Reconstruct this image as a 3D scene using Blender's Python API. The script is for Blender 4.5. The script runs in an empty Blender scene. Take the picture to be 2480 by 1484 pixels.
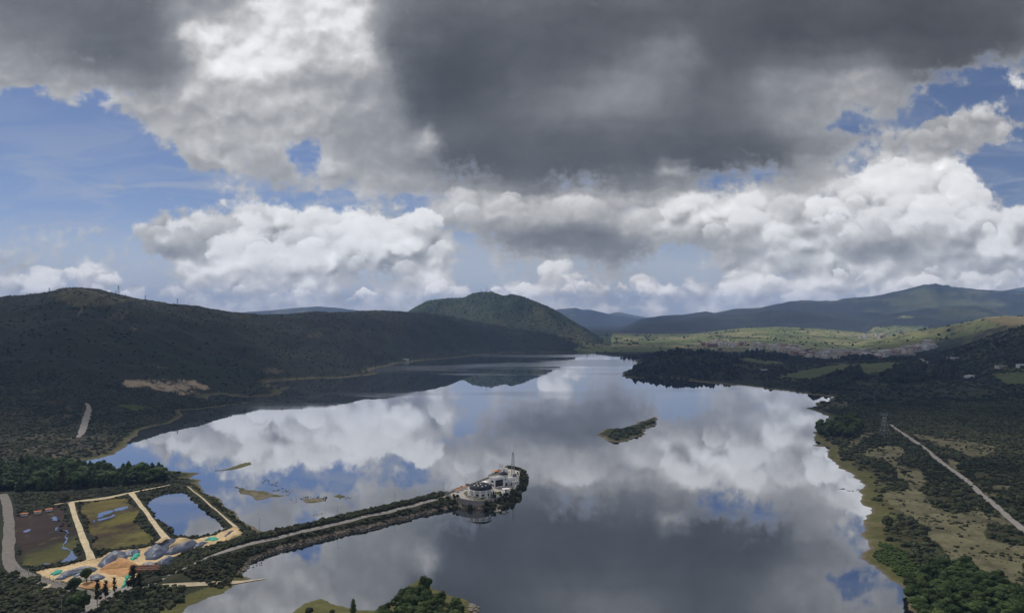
import bpy, bmesh, math, random
import numpy as np
from mathutils import Vector, Matrix
S = bpy.context.scene
COL = S.collection
R = math.radians
RNG = np.random.default_rng(7)
random.seed(7)

# ------------------------------------------------------------------ camera
# pixel coordinates below are those of the 2480 x 1484 view of the photograph
CAMZ, FPX, CX, CY, YH = 120.0, 1707.0, 1240.0, 742.0, 770.0
cam_data = bpy.data.cameras.new('camera'); cam = bpy.data.objects.new('camera', cam_data); COL.objects.link(cam)
cam.location = (0, 0, CAMZ)
cam.rotation_euler = (math.pi/2, 0, 0)          # level camera; the horizon sits a little under the middle (shifted lens)
cam_data.shift_y = (YH - CY) / 2480
cam_data.sensor_width = 36; cam_data.lens = 36 * FPX / 2480
cam_data.clip_start = 0.5; cam_data.clip_end = 400000
S.camera = cam
S.render.engine = 'CYCLES'
S.cycles.use_denoising = True
S.cycles.use_adaptive_sampling = True; S.cycles.adaptive_threshold = 0.01; S.cycles.adaptive_min_samples = 16
S.cycles.max_bounces = 5; S.cycles.diffuse_bounces = 2; S.cycles.glossy_bounces = 3
S.cycles.transparent_max_bounces = 8; S.cycles.volume_bounces = 1
S.cycles.caustics_reflective = False; S.cycles.caustics_refractive = False
S.view_settings.view_transform = 'Standard'; S.view_settings.look = 'None'
S.view_settings.gamma = 1.0; S.view_settings.exposure = 0.0
S.view_settings.use_curve_mapping = False

# ------------------------------------------------------------------ sun
SUN_EL, SUN_AZ = 48.0, -40.0        # azimuth from +Y (view direction), negative = left
sd = bpy.data.lights.new('sun', 'SUN'); sd.energy = 2.8; sd.angle = R(2.5); sd.color = (1.0, 0.95, 0.87)
sun = bpy.data.objects.new('sun', sd); COL.objects.link(sun)
_sv = Vector((math.sin(R(SUN_AZ))*math.cos(R(SUN_EL)), math.cos(R(SUN_AZ))*math.cos(R(SUN_EL)), math.sin(R(SUN_EL))))
sun.rotation_euler = _sv.to_track_quat('Z', 'Y').to_euler()
sun.location = (0, 0, 400)

# ------------------------------------------------------------------ node expressions
class NT:
    """a small expression builder over a node tree"""
    def __init__(s, tree): s.t = tree; s.L = tree.links
    def new(s, kind): return s.t.nodes.new(kind)
    def put(s, inp, v):
        if isinstance(v, bpy.types.NodeSocket): s.L.new(v, inp)
        elif v is not None: inp.default_value = v
    def m(s, op, a, b=None, c=None, clamp=False):
        n = s.new('ShaderNodeMath'); n.operation = op; n.use_clamp = clamp
        s.put(n.inputs[0], a)
        if b is not None: s.put(n.inputs[1], b)
        if c is not None: s.put(n.inputs[2], c)
        return n.outputs[0]
    def add(s, a, b): return s.m('ADD', a, b)
    def sub(s, a, b): return s.m('SUBTRACT', a, b)
    def mul(s, a, b): return s.m('MULTIPLY', a, b)
    def mad(s, a, b, c): return s.m('MULTIPLY_ADD', a, b, c)
    def clamp(s, a): return s.m('MINIMUM', s.m('MAXIMUM', a, 0.0), 1.0)
    def v(s, op, a, b=None, scale=None):
        n = s.new('ShaderNodeVectorMath'); n.operation = op
        s.put(n.inputs[0], a)
        if b is not None: s.put(n.inputs[1], b)
        if scale is not None: s.put(n.inputs['Scale'], scale)
        return n.outputs['Value'] if op in ('DOT_PRODUCT', 'LENGTH', 'DISTANCE') else n.outputs[0]
    def xyz(s, x=0.0, y=0.0, z=0.0):
        n = s.new('ShaderNodeCombineXYZ'); s.put(n.inputs[0], x); s.put(n.inputs[1], y); s.put(n.inputs[2], z); return n.outputs[0]
    def sep(s, vec):
        n = s.new('ShaderNodeSeparateXYZ'); s.put(n.inputs[0], vec); return n.outputs[0], n.outputs[1], n.outputs[2]
    def comp(s, vec, k): return s.v('DOT_PRODUCT', vec, ((1, 0, 0), (0, 1, 0), (0, 0, 1))[k])
    def noise(s, vec, scale=1.0, detail=4.0, rough=0.5, lac=2.0, dist=0.0, color=False, kind='FBM', dim='3D'):
        n = s.new('ShaderNodeTexNoise'); n.noise_dimensions = dim; n.noise_type = kind; n.normalize = True
        s.put(n.inputs['Vector'], vec); s.put(n.inputs['Scale'], scale); s.put(n.inputs['Detail'], detail)
        s.put(n.inputs['Roughness'], rough); s.put(n.inputs['Lacunarity'], lac); s.put(n.inputs['Distortion'], dist)
        return n.outputs['Color'] if color else n.outputs[0]
    def voro(s, vec, scale=1.0, smooth=0.3, detail=0.0, rough=0.5, feature='SMOOTH_F1', rand=1.0, dim='3D'):
        n = s.new('ShaderNodeTexVoronoi'); n.feature = feature; n.voronoi_dimensions = dim
        s.put(n.inputs['Vector'], vec); s.put(n.inputs['Scale'], scale)
        if feature == 'SMOOTH_F1': s.put(n.inputs['Smoothness'], smooth)
        s.put(n.inputs['Detail'], detail); s.put(n.inputs['Roughness'], rough); s.put(n.inputs['Randomness'], rand)
        return n.outputs['Distance']
    def step(s, x, a, b, c=0.0, d=1.0, kind='SMOOTHSTEP'):
        n = s.new('ShaderNodeMapRange'); n.interpolation_type = kind; n.clamp = False
        s.put(n.inputs[0], x); s.put(n.inputs[1], a); s.put(n.inputs[2], b); s.put(n.inputs[3], c); s.put(n.inputs[4], d)
        if kind == 'LINEAR' and not isinstance(c, bpy.types.NodeSocket):
            return s.m('MINIMUM', s.m('MAXIMUM', n.outputs[0], min(c, d)), max(c, d))
        return n.outputs[0]
    def mix(s, f, a, b, blend='MIX'):
        n = s.new('ShaderNodeMix'); n.data_type = 'RGBA'; n.blend_type = blend
        s.put(n.inputs[0], f)
        for i, c in ((6, a), (7, b)):
            if isinstance(c, (tuple, list)) and len(c) == 3: c = (*c, 1.0)
            s.put(n.inputs[i], c)
        return n.outputs[2]
    def mixf(s, f, a, b):
        n = s.new('ShaderNodeMix'); n.data_type = 'FLOAT'
        s.put(n.inputs[0], f); s.put(n.inputs[2], a); s.put(n.inputs[3], b); return n.outputs[0]
    def ramp(s, f, stops, kind='LINEAR'):
        n = s.new('ShaderNodeValToRGB'); cr = n.color_ramp; cr.interpolation = kind
        while len(cr.elements) < len(stops): cr.elements.new(1.0)
        for e, (p, c) in zip(cr.elements, stops):
            e.position = p
        for e, (p, c) in zip(cr.elements, stops):
            e.color = (*c, 1.0) if len(c) == 3 else c
        s.put(n.inputs[0], f); return n.outputs[0]

def lin(v):
    v = np.asarray(v, float)/255.0
    return np.where(v <= 0.04045, v/12.92, ((v+0.055)/1.055)**2.4)

# ------------------------------------------------------------------ sky
# coarse cloud map over the sky, in hundreds of view pixels (sx to the right, sy down): brightness, cover, puffiness
def in_poly(px, py, poly):
    inside = np.zeros(px.shape, bool); n = len(poly)
    for i in range(n):
        x0, y0 = poly[i]; x1, y1 = poly[(i+1) % n]
        if y0 == y1: continue
        c = ((py < y0) != (py < y1)) & (px < (x1-x0)*(py-y0)/(y1-y0)+x0)
        inside ^= c
    return inside
_bk = {}
def blur(a, s):
    """gaussian blur with clamped borders, as two small matrix products"""
    def mat(n):
        if (n, s) not in _bk:
            i = np.arange(n); pad = int(3*s)+1
            e = np.arange(-pad, n+pad)
            g = np.exp(-0.5*((i[:, None]-e[None, :])/s)**2); g /= g.sum(1, keepdims=True)
            k = np.zeros((n, n)); np.add.at(k.T, np.clip(e, 0, n-1), g.T)
            _bk[(n, s)] = k
        return _bk[(n, s)]
    return mat(a.shape[0]) @ a @ mat(a.shape[1]).T if s > 0 else a

GX0, GX1, GY0, GY1, GST = -3.0, 28.0, -3.0, 7.7, 0.1
gx, gy = np.meshgrid(np.arange(GX0, GX1+1e-6, GST), np.arange(GY0, GY1+1e-6, GST))
LUM = np.full(gx.shape, 170.0); ALP = np.zeros(gx.shape); PUF = np.full(gx.shape, 0.4)
def stroke(shape, lum=None, alp=1.0, puf=None, soft=1.5, k=1.0):
    """shape: polygon, or (cx, cy, rx, ry) ellipse"""
    if isinstance(shape, tuple):
        cx, cy, rx, ry = shape
        msk = (((gx-cx)/rx)**2 + ((gy-cy)/ry)**2 < 1).astype(float)
    else:
        msk = in_poly(gx, gy, shape).astype(float)
    msk = blur(msk, soft)*k
    if lum is not None: LUM[:] = LUM*(1-msk) + lum*msk
    if alp is not None: ALP[:] = ALP*(1-msk) + alp*msk
    if puf is not None: PUF[:] = PUF*(1-msk) + puf*msk
#@CLOUDS
# ---- low clouds over the horizon
stroke([(-3,6.5),(0,6.3),(1,6.55),(2,6.3),(2.7,6.5),(2.8,6.85),(5,6.8),(11,7.0),(13,7.0),(15.5,7.0),(17,6.6),(19,6.45),(28,6.4),(28,7.7),(-3,7.7)], 200, .44, 1.0, 1.5)
stroke((1.0,7.0,2.2,.35), 190, .8, 1, 2); stroke((2.25,6.5,.45,.22), 240, 1, 1, 1); stroke((.4,6.65,.6,.2), 180, .9, 1, 1)
stroke((.9,6.85,.5,.2), 225, .95, 1, 1); stroke((3.6,7.15,1.2,.22), 215, .9, 1, 1)
stroke((6,7.1,2.0,.25), 215, .8, 1, 1.5); stroke((9,7.15,1.2,.25), 205, .7, 1, 1.5)
stroke((10.9,7.1,.5,.18), 232, 1, 1, 1); stroke((12.6,7.05,.7,.22), 222, .95, 1, 1)
stroke((13.5,6.6,.65,.35), 228, 1, 1, 1); stroke((13.9,6.95,.9,.25), 190, .9, 1, 1.2)
stroke((15.6,6.9,.75,.2), 230, 1, 1, 1); stroke((15.2,7.2,.7,.12), 220, .8, 1, 1)
stroke((17.2,7.2,.5,.25), 226, .95, 1, 1); stroke((18.0,6.85,1.2,.3), 214, .85, 1, 1.5)
stroke((18.2,6.45,.6,.2), 215, .95, 1, 1); stroke((19.8,6.95,.9,.25), 222, .9, 1, 1.5); stroke((20,6.55,1.3,.2), 215, .95, 1, 1.5)
stroke((23.0,6.85,2.2,.2), 210, .9, 1, 2); stroke((21.5,7.2,3,.2), 205, .75, 1, 2)
stroke((5,7.55,9,.2), 190, .6, .3, 2); stroke((18,7.5,8,.2), 192, .6, .3, 2)
stroke((12.3,6.45,.9,.25), 190, .12, .6, 1); stroke((16.9,6.45,.6,.35), 190, .15, .6, 1)
# ---- veil on the left
stroke((1.2,5.8,2.4,.35), 208, .48, .1, 4); stroke((3.5,6.2,2.0,.3), 200, .46, .1, 4); stroke((.8,4.75,1.0,.16), 172, .62, .3, 2); stroke((2.85,4.45,.45,.17), 168, .8, .4, 1.2); stroke((1.6,5.35,1.4,.12), 185, .5, .2, 2)
stroke((2.0,4.0,2.0,.4), 150, .3, .05, 5)
# ---- left heap
stroke([(3.2,5.5),(3.9,5.2),(4.6,5.15),(5.3,4.87),(6.1,4.95),(6.6,5.1),(7.0,4.95),(7.6,4.97),(8.1,5.2),(8.6,5.05),(9,4.97),(9.6,5.2),(10.3,5.15),(10.6,5.5),(11,5.7),(11.4,6.1),(10.9,6.5),(10.9,7.05),(10.4,6.9),(9.5,6.85),(8.5,6.75),(7,6.72),(5.5,6.7),(4.4,6.65),(4.2,6.3),(3.4,6.0)], 218, 1, 1, 1)
stroke((4.4,6.0,1.1,.3), 168, None, 1, 2); stroke((3.9,5.45,.7,.2), 220, None, 1, 1.2); stroke((5.9,5.2,.9,.25), 236, None, 1, 1.5)
stroke((4.0,5.75,.6,.15), 205, None, 1, 1.5)
stroke((6.9,5.75,.45,.4), 203, None, 1, 1.5); stroke((6.1,5.6,.6,.2), 215, None, 1, 1.5)
stroke((7.5,5.15,.7,.25), 236, None, 1, 1.5); stroke((9.2,5.3,1.1,.3), 236, None, 1, 1.5); stroke((8.3,5.6,.5,.3), 238, None, 1, 1.5)
stroke((5.8,6.15,.7,.25), 246, None, 1, 1); stroke((6.3,6.45,.7,.16), 236, None, 1, 1); stroke((4.9,6.5,.5,.16), 226, None, 1, 1)
stroke((7.7,6.0,.6,.4), 240, None, 1, 1.5); stroke((8.9,6.2,.45,.28), 238, None, 1, 1.2); stroke((10.2,6.4,.6,.4), 226, None, 1, 1.5)
stroke((9.6,5.85,.7,.3), 238, None, 1, 1.2)
stroke((6.6,6.68,1.2,.09), 165, None, 1, 1); stroke((8.6,6.65,1.0,.15), 160, None, 1, 1.2); stroke((9.4,6.9,1.0,.12), 158, .8, .8, 1.2)
stroke((10.55,5.55,.25,.25), 165, None, 1, 1.2)
stroke((11.8,6.15,.55,.22), 165, .6, .8, 1.2); stroke((12.4,6.2,.35,.2), 150, .75, .6, 1)
# ---- middle bank under the deck
stroke([(10.0,4.95),(10.7,4.75),(12,4.5),(13,4.65),(15,4.75),(17,4.5),(18.2,4.4),(19.2,4.5),(19.6,5.3),(19.4,6.1),(18.6,6.25),(17.4,6.25),(16.4,6.0),(15,6.2),(14,6.2),(12.6,6.05),(11.6,5.75),(10.7,5.3)], 205, 1, .7, 1.5)
stroke((12.0,4.75,1.0,.15), 232, None, .7, 1.5); stroke((14.5,4.95,1.6,.2), 226, None, .6, 2); stroke((16.8,5.0,.9,.45), 240, None, 1, 2); stroke((18.2,5.0,.6,.5), 242, None, 1, 2)
stroke((11.4,5.3,.9,.25), 188, None, .5, 2); stroke((13.2,5.15,1.2,.15), 195, None, .4, 2)
stroke((18.7,5.8,.5,.3), 228, None, 1, 1.5); stroke((17.4,5.55,.6,.25), 215, None, 1, 2)
stroke([(11.7,5.6),(13,5.4),(14.5,5.45),(15.6,5.7),(16.2,5.95),(15,6.12),(14,6.2),(13,6.12),(12.3,5.9)], 108, None, .25, 2.5)
stroke((17.3,6.1,.9,.16), 128, None, .4, 2); stroke((15.0,6.32,.75,.2), 135, .95, .4, 1.5)
# ---- right heap
stroke([(18.6,4.6),(19.3,4.1),(20.3,3.9),(20.5,4.3),(20.3,5.0),(19.4,5.3),(18.8,5.1)], 196, 1, .5, 1.5)
stroke([(19.2,5.2),(19.8,4.6),(20.4,4.1),(21.0,3.85),(21.8,3.72),(22.6,3.9),(23.4,3.72),(23.5,4.05),(23.2,4.3),(23.65,4.35),(23.75,4.7),(24.3,4.9),(28,5.0),(28,6.7),(23,6.7),(20,6.45),(19.2,6.2)], 226, 1, 1, 1)
stroke((21.3,4.4,1.0,.45), 246, None, 1, 2); stroke((22.9,4.2,.6,.35), 245, None, 1, 1.5); stroke((22.6,4.75,.9,.25), 244, None, 1, 2)
stroke((20.0,5.2,.6,.2), 244, None, 1, 1.5); stroke((21.1,5.4,.8,.3), 218, None, 1, 2); stroke((22.7,5.5,.8,.3), 232, None, 1, 2)
stroke((21.0,5.85,1.1,.2), 178, None, .7, 2); stroke((19.5,5.6,.4,.3), 185, None, .8, 1.5); stroke((23.5,5.55,.5,.25), 196, None, .9, 2)
stroke((21.3,6.1,1.8,.12), 138, None, .4, 1.5); stroke((22.8,5.95,.9,.15), 158, None, .4, 1.5); stroke((22.8,6.4,1.6,.13), 152, None, .4, 1.5)
stroke((24.5,5.2,.5,.2), 205, None, .8, 1.5); stroke((24.6,5.7,.5,.2), 215, None, .8, 1.5); stroke((24.4,5.28,.15,.1), None, 0, None, .8)
# ---- broken cloud, left half of the deck
stroke([(3.1,2.7),(3.6,1.8),(3.5,0),(3.4,-3),(9.8,-3),(9.7,2),(10.3,3.8),(10.9,4.75),(9.5,4.8),(8.3,4.65),(7.0,4.68),(5.5,4.45),(4.7,4.4),(4.25,3.6),(3.7,3.0)], 178, 1, .5, 1.5)
stroke([(-3,1.2),(1.5,1.3),(3,1.8),(3.4,2.6),(2.7,2.72),(2.2,2.45),(1.5,2.6),(.8,2.25),(-3,2.0)], 172, 1, .5, 1.5)
stroke((2.2,2.4,.9,.2), 205, None, .7, 1.5)
stroke([(4.05,1.0),(4.3,.55),(5.2,.5),(6.0,.4),(6.4,-.2),(7,-3),(8.6,-3),(8.9,.4),(9.4,1.2),(9.3,1.9),(8.7,1.6),(8.0,1.5),(7.3,1.9),(6.8,2.0),(5.6,1.9),(4.8,1.4)], 240, 1, .55, 1.5)
stroke((7.4,1.0,.9,.5), 224, None, .5, 3)
stroke((8.2,2.0,1.2,.4), 152, None, .4, 3); stroke((5.4,2.4,1.5,.35), 205, None, .5, 3); stroke((7.0,2.6,.8,.5), 190, None, .5, 3)
stroke((8.9,3.0,.9,.5), 150, None, .4, 3); stroke((5.3,3.2,.8,.35), 185, None, .5, 3); stroke((6.5,3.6,.9,.2), 190, None, .5, 2)
stroke((5.4,3.95,.28,.4), 214, None, .8, 1.5); stroke((6.5,4.55,.9,.22), 146, None, .4, 2); stroke((4.8,4.1,.3,.3), 165, None, .4, 2); stroke((6.5,4.05,.7,.2), 150, .75, .4, 2)
stroke((8.6,4.1,.8,.3), 172, None, .6, 2); stroke((9.6,3.9,.8,.5), 146, None, .4, 3); stroke((9.9,4.5,1.0,.25), 160, None, .4, 3)
stroke((7.28,3.95,.2,.26), None, 0, .3, .9); stroke((7.45,3.65,.13,.22), None, .1, .3, .9); stroke((7.1,4.1,.12,.1), None, .2, .3, .9); stroke((6.3,4.1,.5,.09), None, .4, .3, 1); stroke((6.76,2.72,.14,.2), None, .15, .3, .9); stroke((2.25,2.3,.3,.2), None, .3, .3, 1); stroke((2.95,2.3,.15,.12), None, .3, .3, 1)
stroke([(4.2,-3),(6.2,-3),(6.0,0.1),(5.5,.45),(4.9,.35),(4.3,0)], 150, 1, .4, 2)
stroke([(-3,-3),(3.6,-3),(3.8,.4),(4.3,1.1),(4.8,1.75),(4.2,2.15),(3.2,2.0),(2.3,1.7),(1.3,1.5),(.6,1.2),(-3,1.0)], 112, 1, .15, 3)
stroke((2.8,1.0,1.2,.6), 102, None, .1, 5); stroke((.4,1.0,.9,.35), 132, None, .1, 4); stroke((3.4,-.5,.9,1.2), 104, None, .1, 5)
# ---- big dark deck
stroke([(9.3,-3),(28,-3),(28,1.2),(24.8,1.35),(23.5,1.85),(22.3,2.3),(21.8,3.0),(21.2,3.45),(20.2,3.8),(19.2,4.15),(17.8,4.15),(16.5,4.5),(15,4.6),(13,4.6),(11.5,4.45),(10.4,4.2),(9.9,3.4),(9.5,2.2),(9.4,1.2)], 100, 1, .15, 3)
stroke((11.0,1.9,1.2,.8), 72, None, .1, 5); stroke((12,.6,1.8,.6), 86, None, .1, 5); stroke((9.5,.4,.5,.6), 138, .95, .2, 4)
stroke([(16.7,.7),(16.4,1.5),(16.3,2.3),(15.3,2.9),(13.4,2.8),(11.9,2.5),(13.8,2.2),(15,1.6),(16,.9)], 152, None, .2, 4)
stroke((16.4,1.3,.25,.45), 174, None, .5, 3); stroke((13.8,1.4,1.0,.5), 86, None, .1, 5)
stroke((11.5,3.0,1.0,.3), 100, None, .2, 4); stroke((11.6,3.9,1.2,.35), 92, None, .15, 3); stroke((13.0,3.5,2.0,.3), 84, None, .1, 4)
stroke((17.5,3.75,2.2,.3), 78, None, .1, 4); stroke((17.6,4.05,1.0,.12), 80, None, .1, 2); stroke((14.0,4.3,1.6,.2), 92, None, .1, 3)
stroke((18.5,.7,2.0,.7), 76, None, .1, 6); stroke((22.5,.7,3.0,.6), 72, None, .1, 6); stroke((15.6,.2,2,.4), 86, None, .1, 5)
stroke([(18.4,1.7),(20.5,1.5),(22.2,2.0),(22.2,2.4),(21.4,3.4),(20,3.5),(18.5,3.1),(17.8,2.4)], 154, None, .4, 4)
stroke((20.8,2.2,.9,.4), 178, None, .5, 4); stroke((17.4,2.6,.7,.6), 116, None, .2, 4)
stroke((20.5,2.88,.55,.12), None, 0, .8, .8); stroke((10.35,3.55,.3,.2), 208, None, .9, 1.2); stroke((16.35,4.15,.3,.13), 201, None, 1, 1)
stroke((17.5,4.44,.6,.10), None, -.15, .6, 1); stroke((18.4,4.38,.35,.08), None, 0, .6, 1); stroke((20.45,3.98,.4,.14), None, -.2, .7, 1)
stroke((19.6,3.95,.5,.2), 164, None, .4, 1.5)
stroke((7.8,4.84,3.0,.13), None, -.05, .5, 1.2); stroke((7.32,3.85,.26,.32), None, -.4, .4, 1); stroke((20.5,2.86,.6,.14), None, -.5, .5, 1); stroke((6.76,2.72,.14,.2), None, -.3, .4, .8); stroke((2.3,2.3,.3,.16), None, -.2, .4, .8)
# ---- right edge
stroke([(20.6,3.85),(21.4,3.2),(21.9,2.75),(22.2,2.3),(23,1.95),(24,1.8),(28,1.6),(28,4.6),(24.4,4.6),(23.9,4.6),(23.5,3.7),(21.4,3.75),(20.8,3.95)], None, 0, .6, 1)
stroke([(21.3,3.65),(21.9,3.15),(22.5,2.95),(23.0,2.8),(23.6,2.5),(24.2,2.68),(24.7,3.0),(24.6,3.4),(23.8,3.55),(23.0,3.8),(21.8,3.8)], 172, 1, .8, 1)
stroke((23.6,2.75,.7,.15), 205, None, .9, 1.2); stroke((23.0,3.35,1.0,.2), 158, None, .4, 2)
stroke((24.7,1.95,.45,.25), 208, 1, .8, 1); stroke((22.75,2.5,.3,.1), 185, .9, .8, 1)
# ---- outside the frame: unseen cloud, thinned overhead to let sun onto the banks
stroke([(7.5,-.5),(16,-.5),(18,-3),(6,-3)], 165, .55, .3, 5); stroke([(-3,-.9),(7.5,-.9),(6,-3),(-3,-3)], 190, .35, .3, 5)
stroke([(25.2,1.2),(28,1),(28,-3),(25.2,-3)], 120, 1, .2, 5)

# heads of the heaped clouds: (sx, sy, rx, ry, brightness, edge)
HEADS = []
_hr = random.Random(11)
def heads(poly, n, r0, r1, lift=8, alp=1.0, spread=14):
    xs = [q[0] for q in poly]; ys = [q[1] for q in poly]; out = []
    while len(out) < n:
        x, y = _hr.uniform(min(xs), max(xs)), _hr.uniform(min(ys), max(ys))
        if not in_poly(np.array([x]), np.array([y]), poly)[0]: continue
        r = r0+(r1-r0)*_hr.random()**1.5
        i, j = int(round((y-GY0)/GST)), int(round((x-GX0)/GST))
        out.append((x, y, r*_hr.uniform(1.0, 1.35), r*_hr.uniform(.72, .95), float(lin(min(250, LUM[i, j]+lift+_hr.gauss(0, spread))))*alp, _hr.uniform(.45, .8)))
    HEADS.extend(sorted(out, key=lambda q: q[1]))
heads([(-2,6.75),(1,6.6),(2.6,6.5),(2.9,6.8),(5,6.95),(8,7.0),(11,7.05),(12.8,7.0),(13,7.3),(-2,7.3)], 44, .13, .36, 10)
heads([(12.8,6.5),(13.9,6.45),(14.3,6.8),(15.9,6.75),(16,7.0),(14,7.1),(12.9,7.0)], 14, .15, .36, 8)
heads([(17,6.8),(18,6.5),(20.5,6.5),(26,6.6),(26,7.2),(20,7.25),(17,7.2)], 38, .13, .36, 8)
heads([(3.7,5.6),(4.6,5.35),(5.4,5.1),(6.4,5.1),(6.9,5.2),(7.6,5.1),(8.2,5.3),(8.8,5.15),(9.4,5.25),(10.2,5.3),(10.6,5.8),(11,6.2),(10.6,6.8),(9.8,6.6),(8.4,6.5),(7,6.5),(5,6.5),(4.2,6.1)], 52, .2, .6, 5)
heads([(10.8,4.95),(12,4.75),(13,4.85),(15,4.95),(16.5,4.85),(18,4.6),(19,4.7),(19.3,5.5),(19,6.0),(18,5.9),(16.5,5.6),(15,5.4),(13,5.2),(11.2,5.2)], 24, .25, .6, 3, 1.0, 8)
heads([(19.6,5.1),(20.3,4.5),(21,4.1),(21.9,4.0),(22.8,4.15),(23.3,4.0),(23.4,4.5),(24.2,5.1),(24.6,5.6),(23.6,5.9),(22,5.8),(20.2,5.8),(19.6,5.6)], 54, .2, .6, 5)
heads([(21.8,3.3),(22.6,3.05),(23.6,2.8),(24.3,2.95),(24.4,3.2),(23.4,3.3),(22.4,3.5)], 10, .2, .4, 8)

world = bpy.data.worlds.new('World'); S.world = world; world.use_nodes = True
BLUE = (.068, .0625, .0675)
def clear_air(T, vec=None):
    """the Nishita sky, at a strength of about 0.07"""
    sky = T.new('ShaderNodeTexSky'); sky.sky_type = 'NISHITA'; sky.sun_disc = False
    sky.sun_elevation = R(SUN_EL); sky.sun_rotation = R(SUN_AZ); sky.altitude = 2600; sky.air_density = 1.0; sky.dust_density = .6; sky.ozone_density = 2.0
    if vec is not None: T.put(sky.inputs[0], vec)
    return T.v('MULTIPLY', sky.outputs[0], BLUE)
def build_world():
    world.node_tree.nodes.clear(); T = NT(world.node_tree)
    bg = T.new('ShaderNodeBackground'); T.L.new(clear_air(T), bg.inputs[0])
    out = T.new('ShaderNodeOutputWorld'); T.L.new(bg.outputs[0], out.inputs[0])
build_world()

# ---- the cloud cover: a wide shallow vault at the height of the cloud base, mapped from the valley below it
CLOUDZ = 780.0
sky_mat = bpy.data.materials.new('cloud_cover'); sky_mat.use_nodes = True; sky_mat.node_tree.nodes.clear(); W = NT(sky_mat.node_tree)
sky_mat.cycles.emission_sampling = 'NONE'
def build_sky():
    pos = W.v('SUBTRACT', W.new('ShaderNodeTexCoord').outputs['Object'], (0, 0, CAMZ))
    d = W.v('NORMALIZE', pos)
    x, y, z = W.sep(d)
    ay = W.m('MAXIMUM', W.m('ABSOLUTE', y), 0.16)
    zc = W.m('MAXIMUM', z, 0.0)
    sx = W.mad(W.m('DIVIDE', x, ay), FPX/100, CX/100)
    sy = W.mad(W.m('DIVIDE', zc, ay), -FPX/100, YH/100)
    p = W.xyz(sx, sy, 0.0)
    blue = clear_air(W, d)
    # ---- the quarter of the sky over the valley, in full detail
    half = lambda v: W.v('SUBTRACT', v, (.5, .5, .5))
    n1 = half(W.noise(p, .55, 2.0, .5, color=True, dim='2D'))
    n2 = half(W.noise(W.v('ADD', p, (3.1, 9.2, 4.4)), 2.2, 6.0, .60, color=True, dim='2D'))
    q = W.v('ADD', W.v('ADD', p, W.v('MULTIPLY', n1, (.70, .45, 0))), W.v('MULTIPLY', n2, (.40, .30, 0)))
    qx, qy = W.comp(q, 0), W.comp(q, 1)
    NC = 5
    cols = np.linspace(-1.5, 26.3, NC*31+1)           # each row: ramps of 32 stops, one shared stop each
    rows = np.concatenate([np.linspace(-2.6, 3.4, 17), np.linspace(3.4, 7.6, 23)[1:]])
    sm = [blur(LUM, .8), blur(ALP, 2.4), blur(PUF, .8)]
    def at(a, cx, cy): return a[int(round((cy-GY0)/GST)), int(round((cx-GX0)/GST))]
    f = W.mul(W.sub(qx, float(cols[0])), 1.0/float(cols[-1]-cols[0]))
    t = W.add(W.step(qy, -2.6, 3.4, 0.0, 16.0, 'LINEAR'), W.step(qy, 3.4, 7.6, 0.0, 22.0, 'LINEAR'))
    # each row of the map is a small group of its own
    def row_group(i, ry, k0, k1):
        g = bpy.data.node_groups.new('sky_row', 'ShaderNodeTree')
        g.interface.new_socket('f', in_out='INPUT', socket_type='NodeSocketFloat')
        g.interface.new_socket('t', in_out='INPUT', socket_type='NodeSocketFloat')
        g.interface.new_socket('c', in_out='OUTPUT', socket_type='NodeSocketVector')
        G = NT(g); gi = G.new('NodeGroupInput'); go = G.new('NodeGroupOutput')
        f, t = gi.outputs[0], gi.outputs[1]
        seg = []
        for k in range(k0, k1+1):
            st = []
            for j in range(32):
                cx = cols[k*31+j]
                st.append((j/31.0, (float(lin(at(sm[0], cx, ry))), float(at(sm[1], cx, ry)), float(at(sm[2], cx, ry)))))
            seg.append(G.ramp(G.clamp(G.mul(G.sub(f, k/NC), float(NC))), st))
        c = seg[0]
        for k in range(k0+1, k1+1): c = G.mix(G.m('GREATER_THAN', f, k/NC), c, seg[k-k0])
        w = G.step(G.m('ABSOLUTE', G.sub(t, float(i))), 0.0, 1.0, 1.0, 0.0)
        sc = G.new('ShaderNodeSeparateColor'); G.put(sc.inputs[0], c)
        G.L.new(G.xyz(*[G.mul(o, w) for o in sc.outputs]), go.inputs[0])
        return g
    def cloud_map(x0, x1, y0, y1):
        acc = None; k0 = int(max(0, (x0-cols[0])/(cols[-1]-cols[0])*NC)); k1 = int(min(NC-1, (x1-cols[0])/(cols[-1]-cols[0])*NC))
        for i, ry in enumerate(rows):
            if not y0-.4 <= ry <= y1+.4: continue
            n = W.new('ShaderNodeGroup'); n.node_tree = row_group(i, ry, k0, k1)
            W.put(n.inputs[0], f); W.put(n.inputs[1], t)
            acc = n.outputs[0] if acc is None else W.v('ADD', acc, n.outputs[0])
        return W.comp(acc, 0), W.comp(acc, 1), W.comp(acc, 2)
    # heaped relief, lit from the upper left
    w1 = half(W.noise(p, 1.3, 2.0, .5, color=True, dim='2D'))
    def relief(o):
        ps = W.v('ADD', W.v('ADD', p, o), W.v('SCALE', w1, scale=.55))
        return W.sub(1.0, W.voro(W.v('MULTIPLY', ps, (1.0, 1.3, 1)), 1.05, .8, 1.5, .42, dim='2D'))
    r0 = relief((0, 0, 0)); r1 = relief((-.09, -.20, 0))
    lit = W.mul(W.sub(r0, r1), 1.5)
    fine = W.sub(W.noise(W.v('MULTIPLY', p, (1, 1.15, 1)), 3.2, 7.0, .62, dim='2D'), .5)
    soft = W.sub(W.noise(W.v('MULTIPLY', p, (.75, 1.2, 1)), .8, 4.0, .55, dist=.3, dim='2D'), .5)
    streak = W.noise(W.v('MULTIPLY', p, (.35, 1.7, 1)), 1.0, 4.0, .6, dist=.6, dim='2D')
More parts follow.
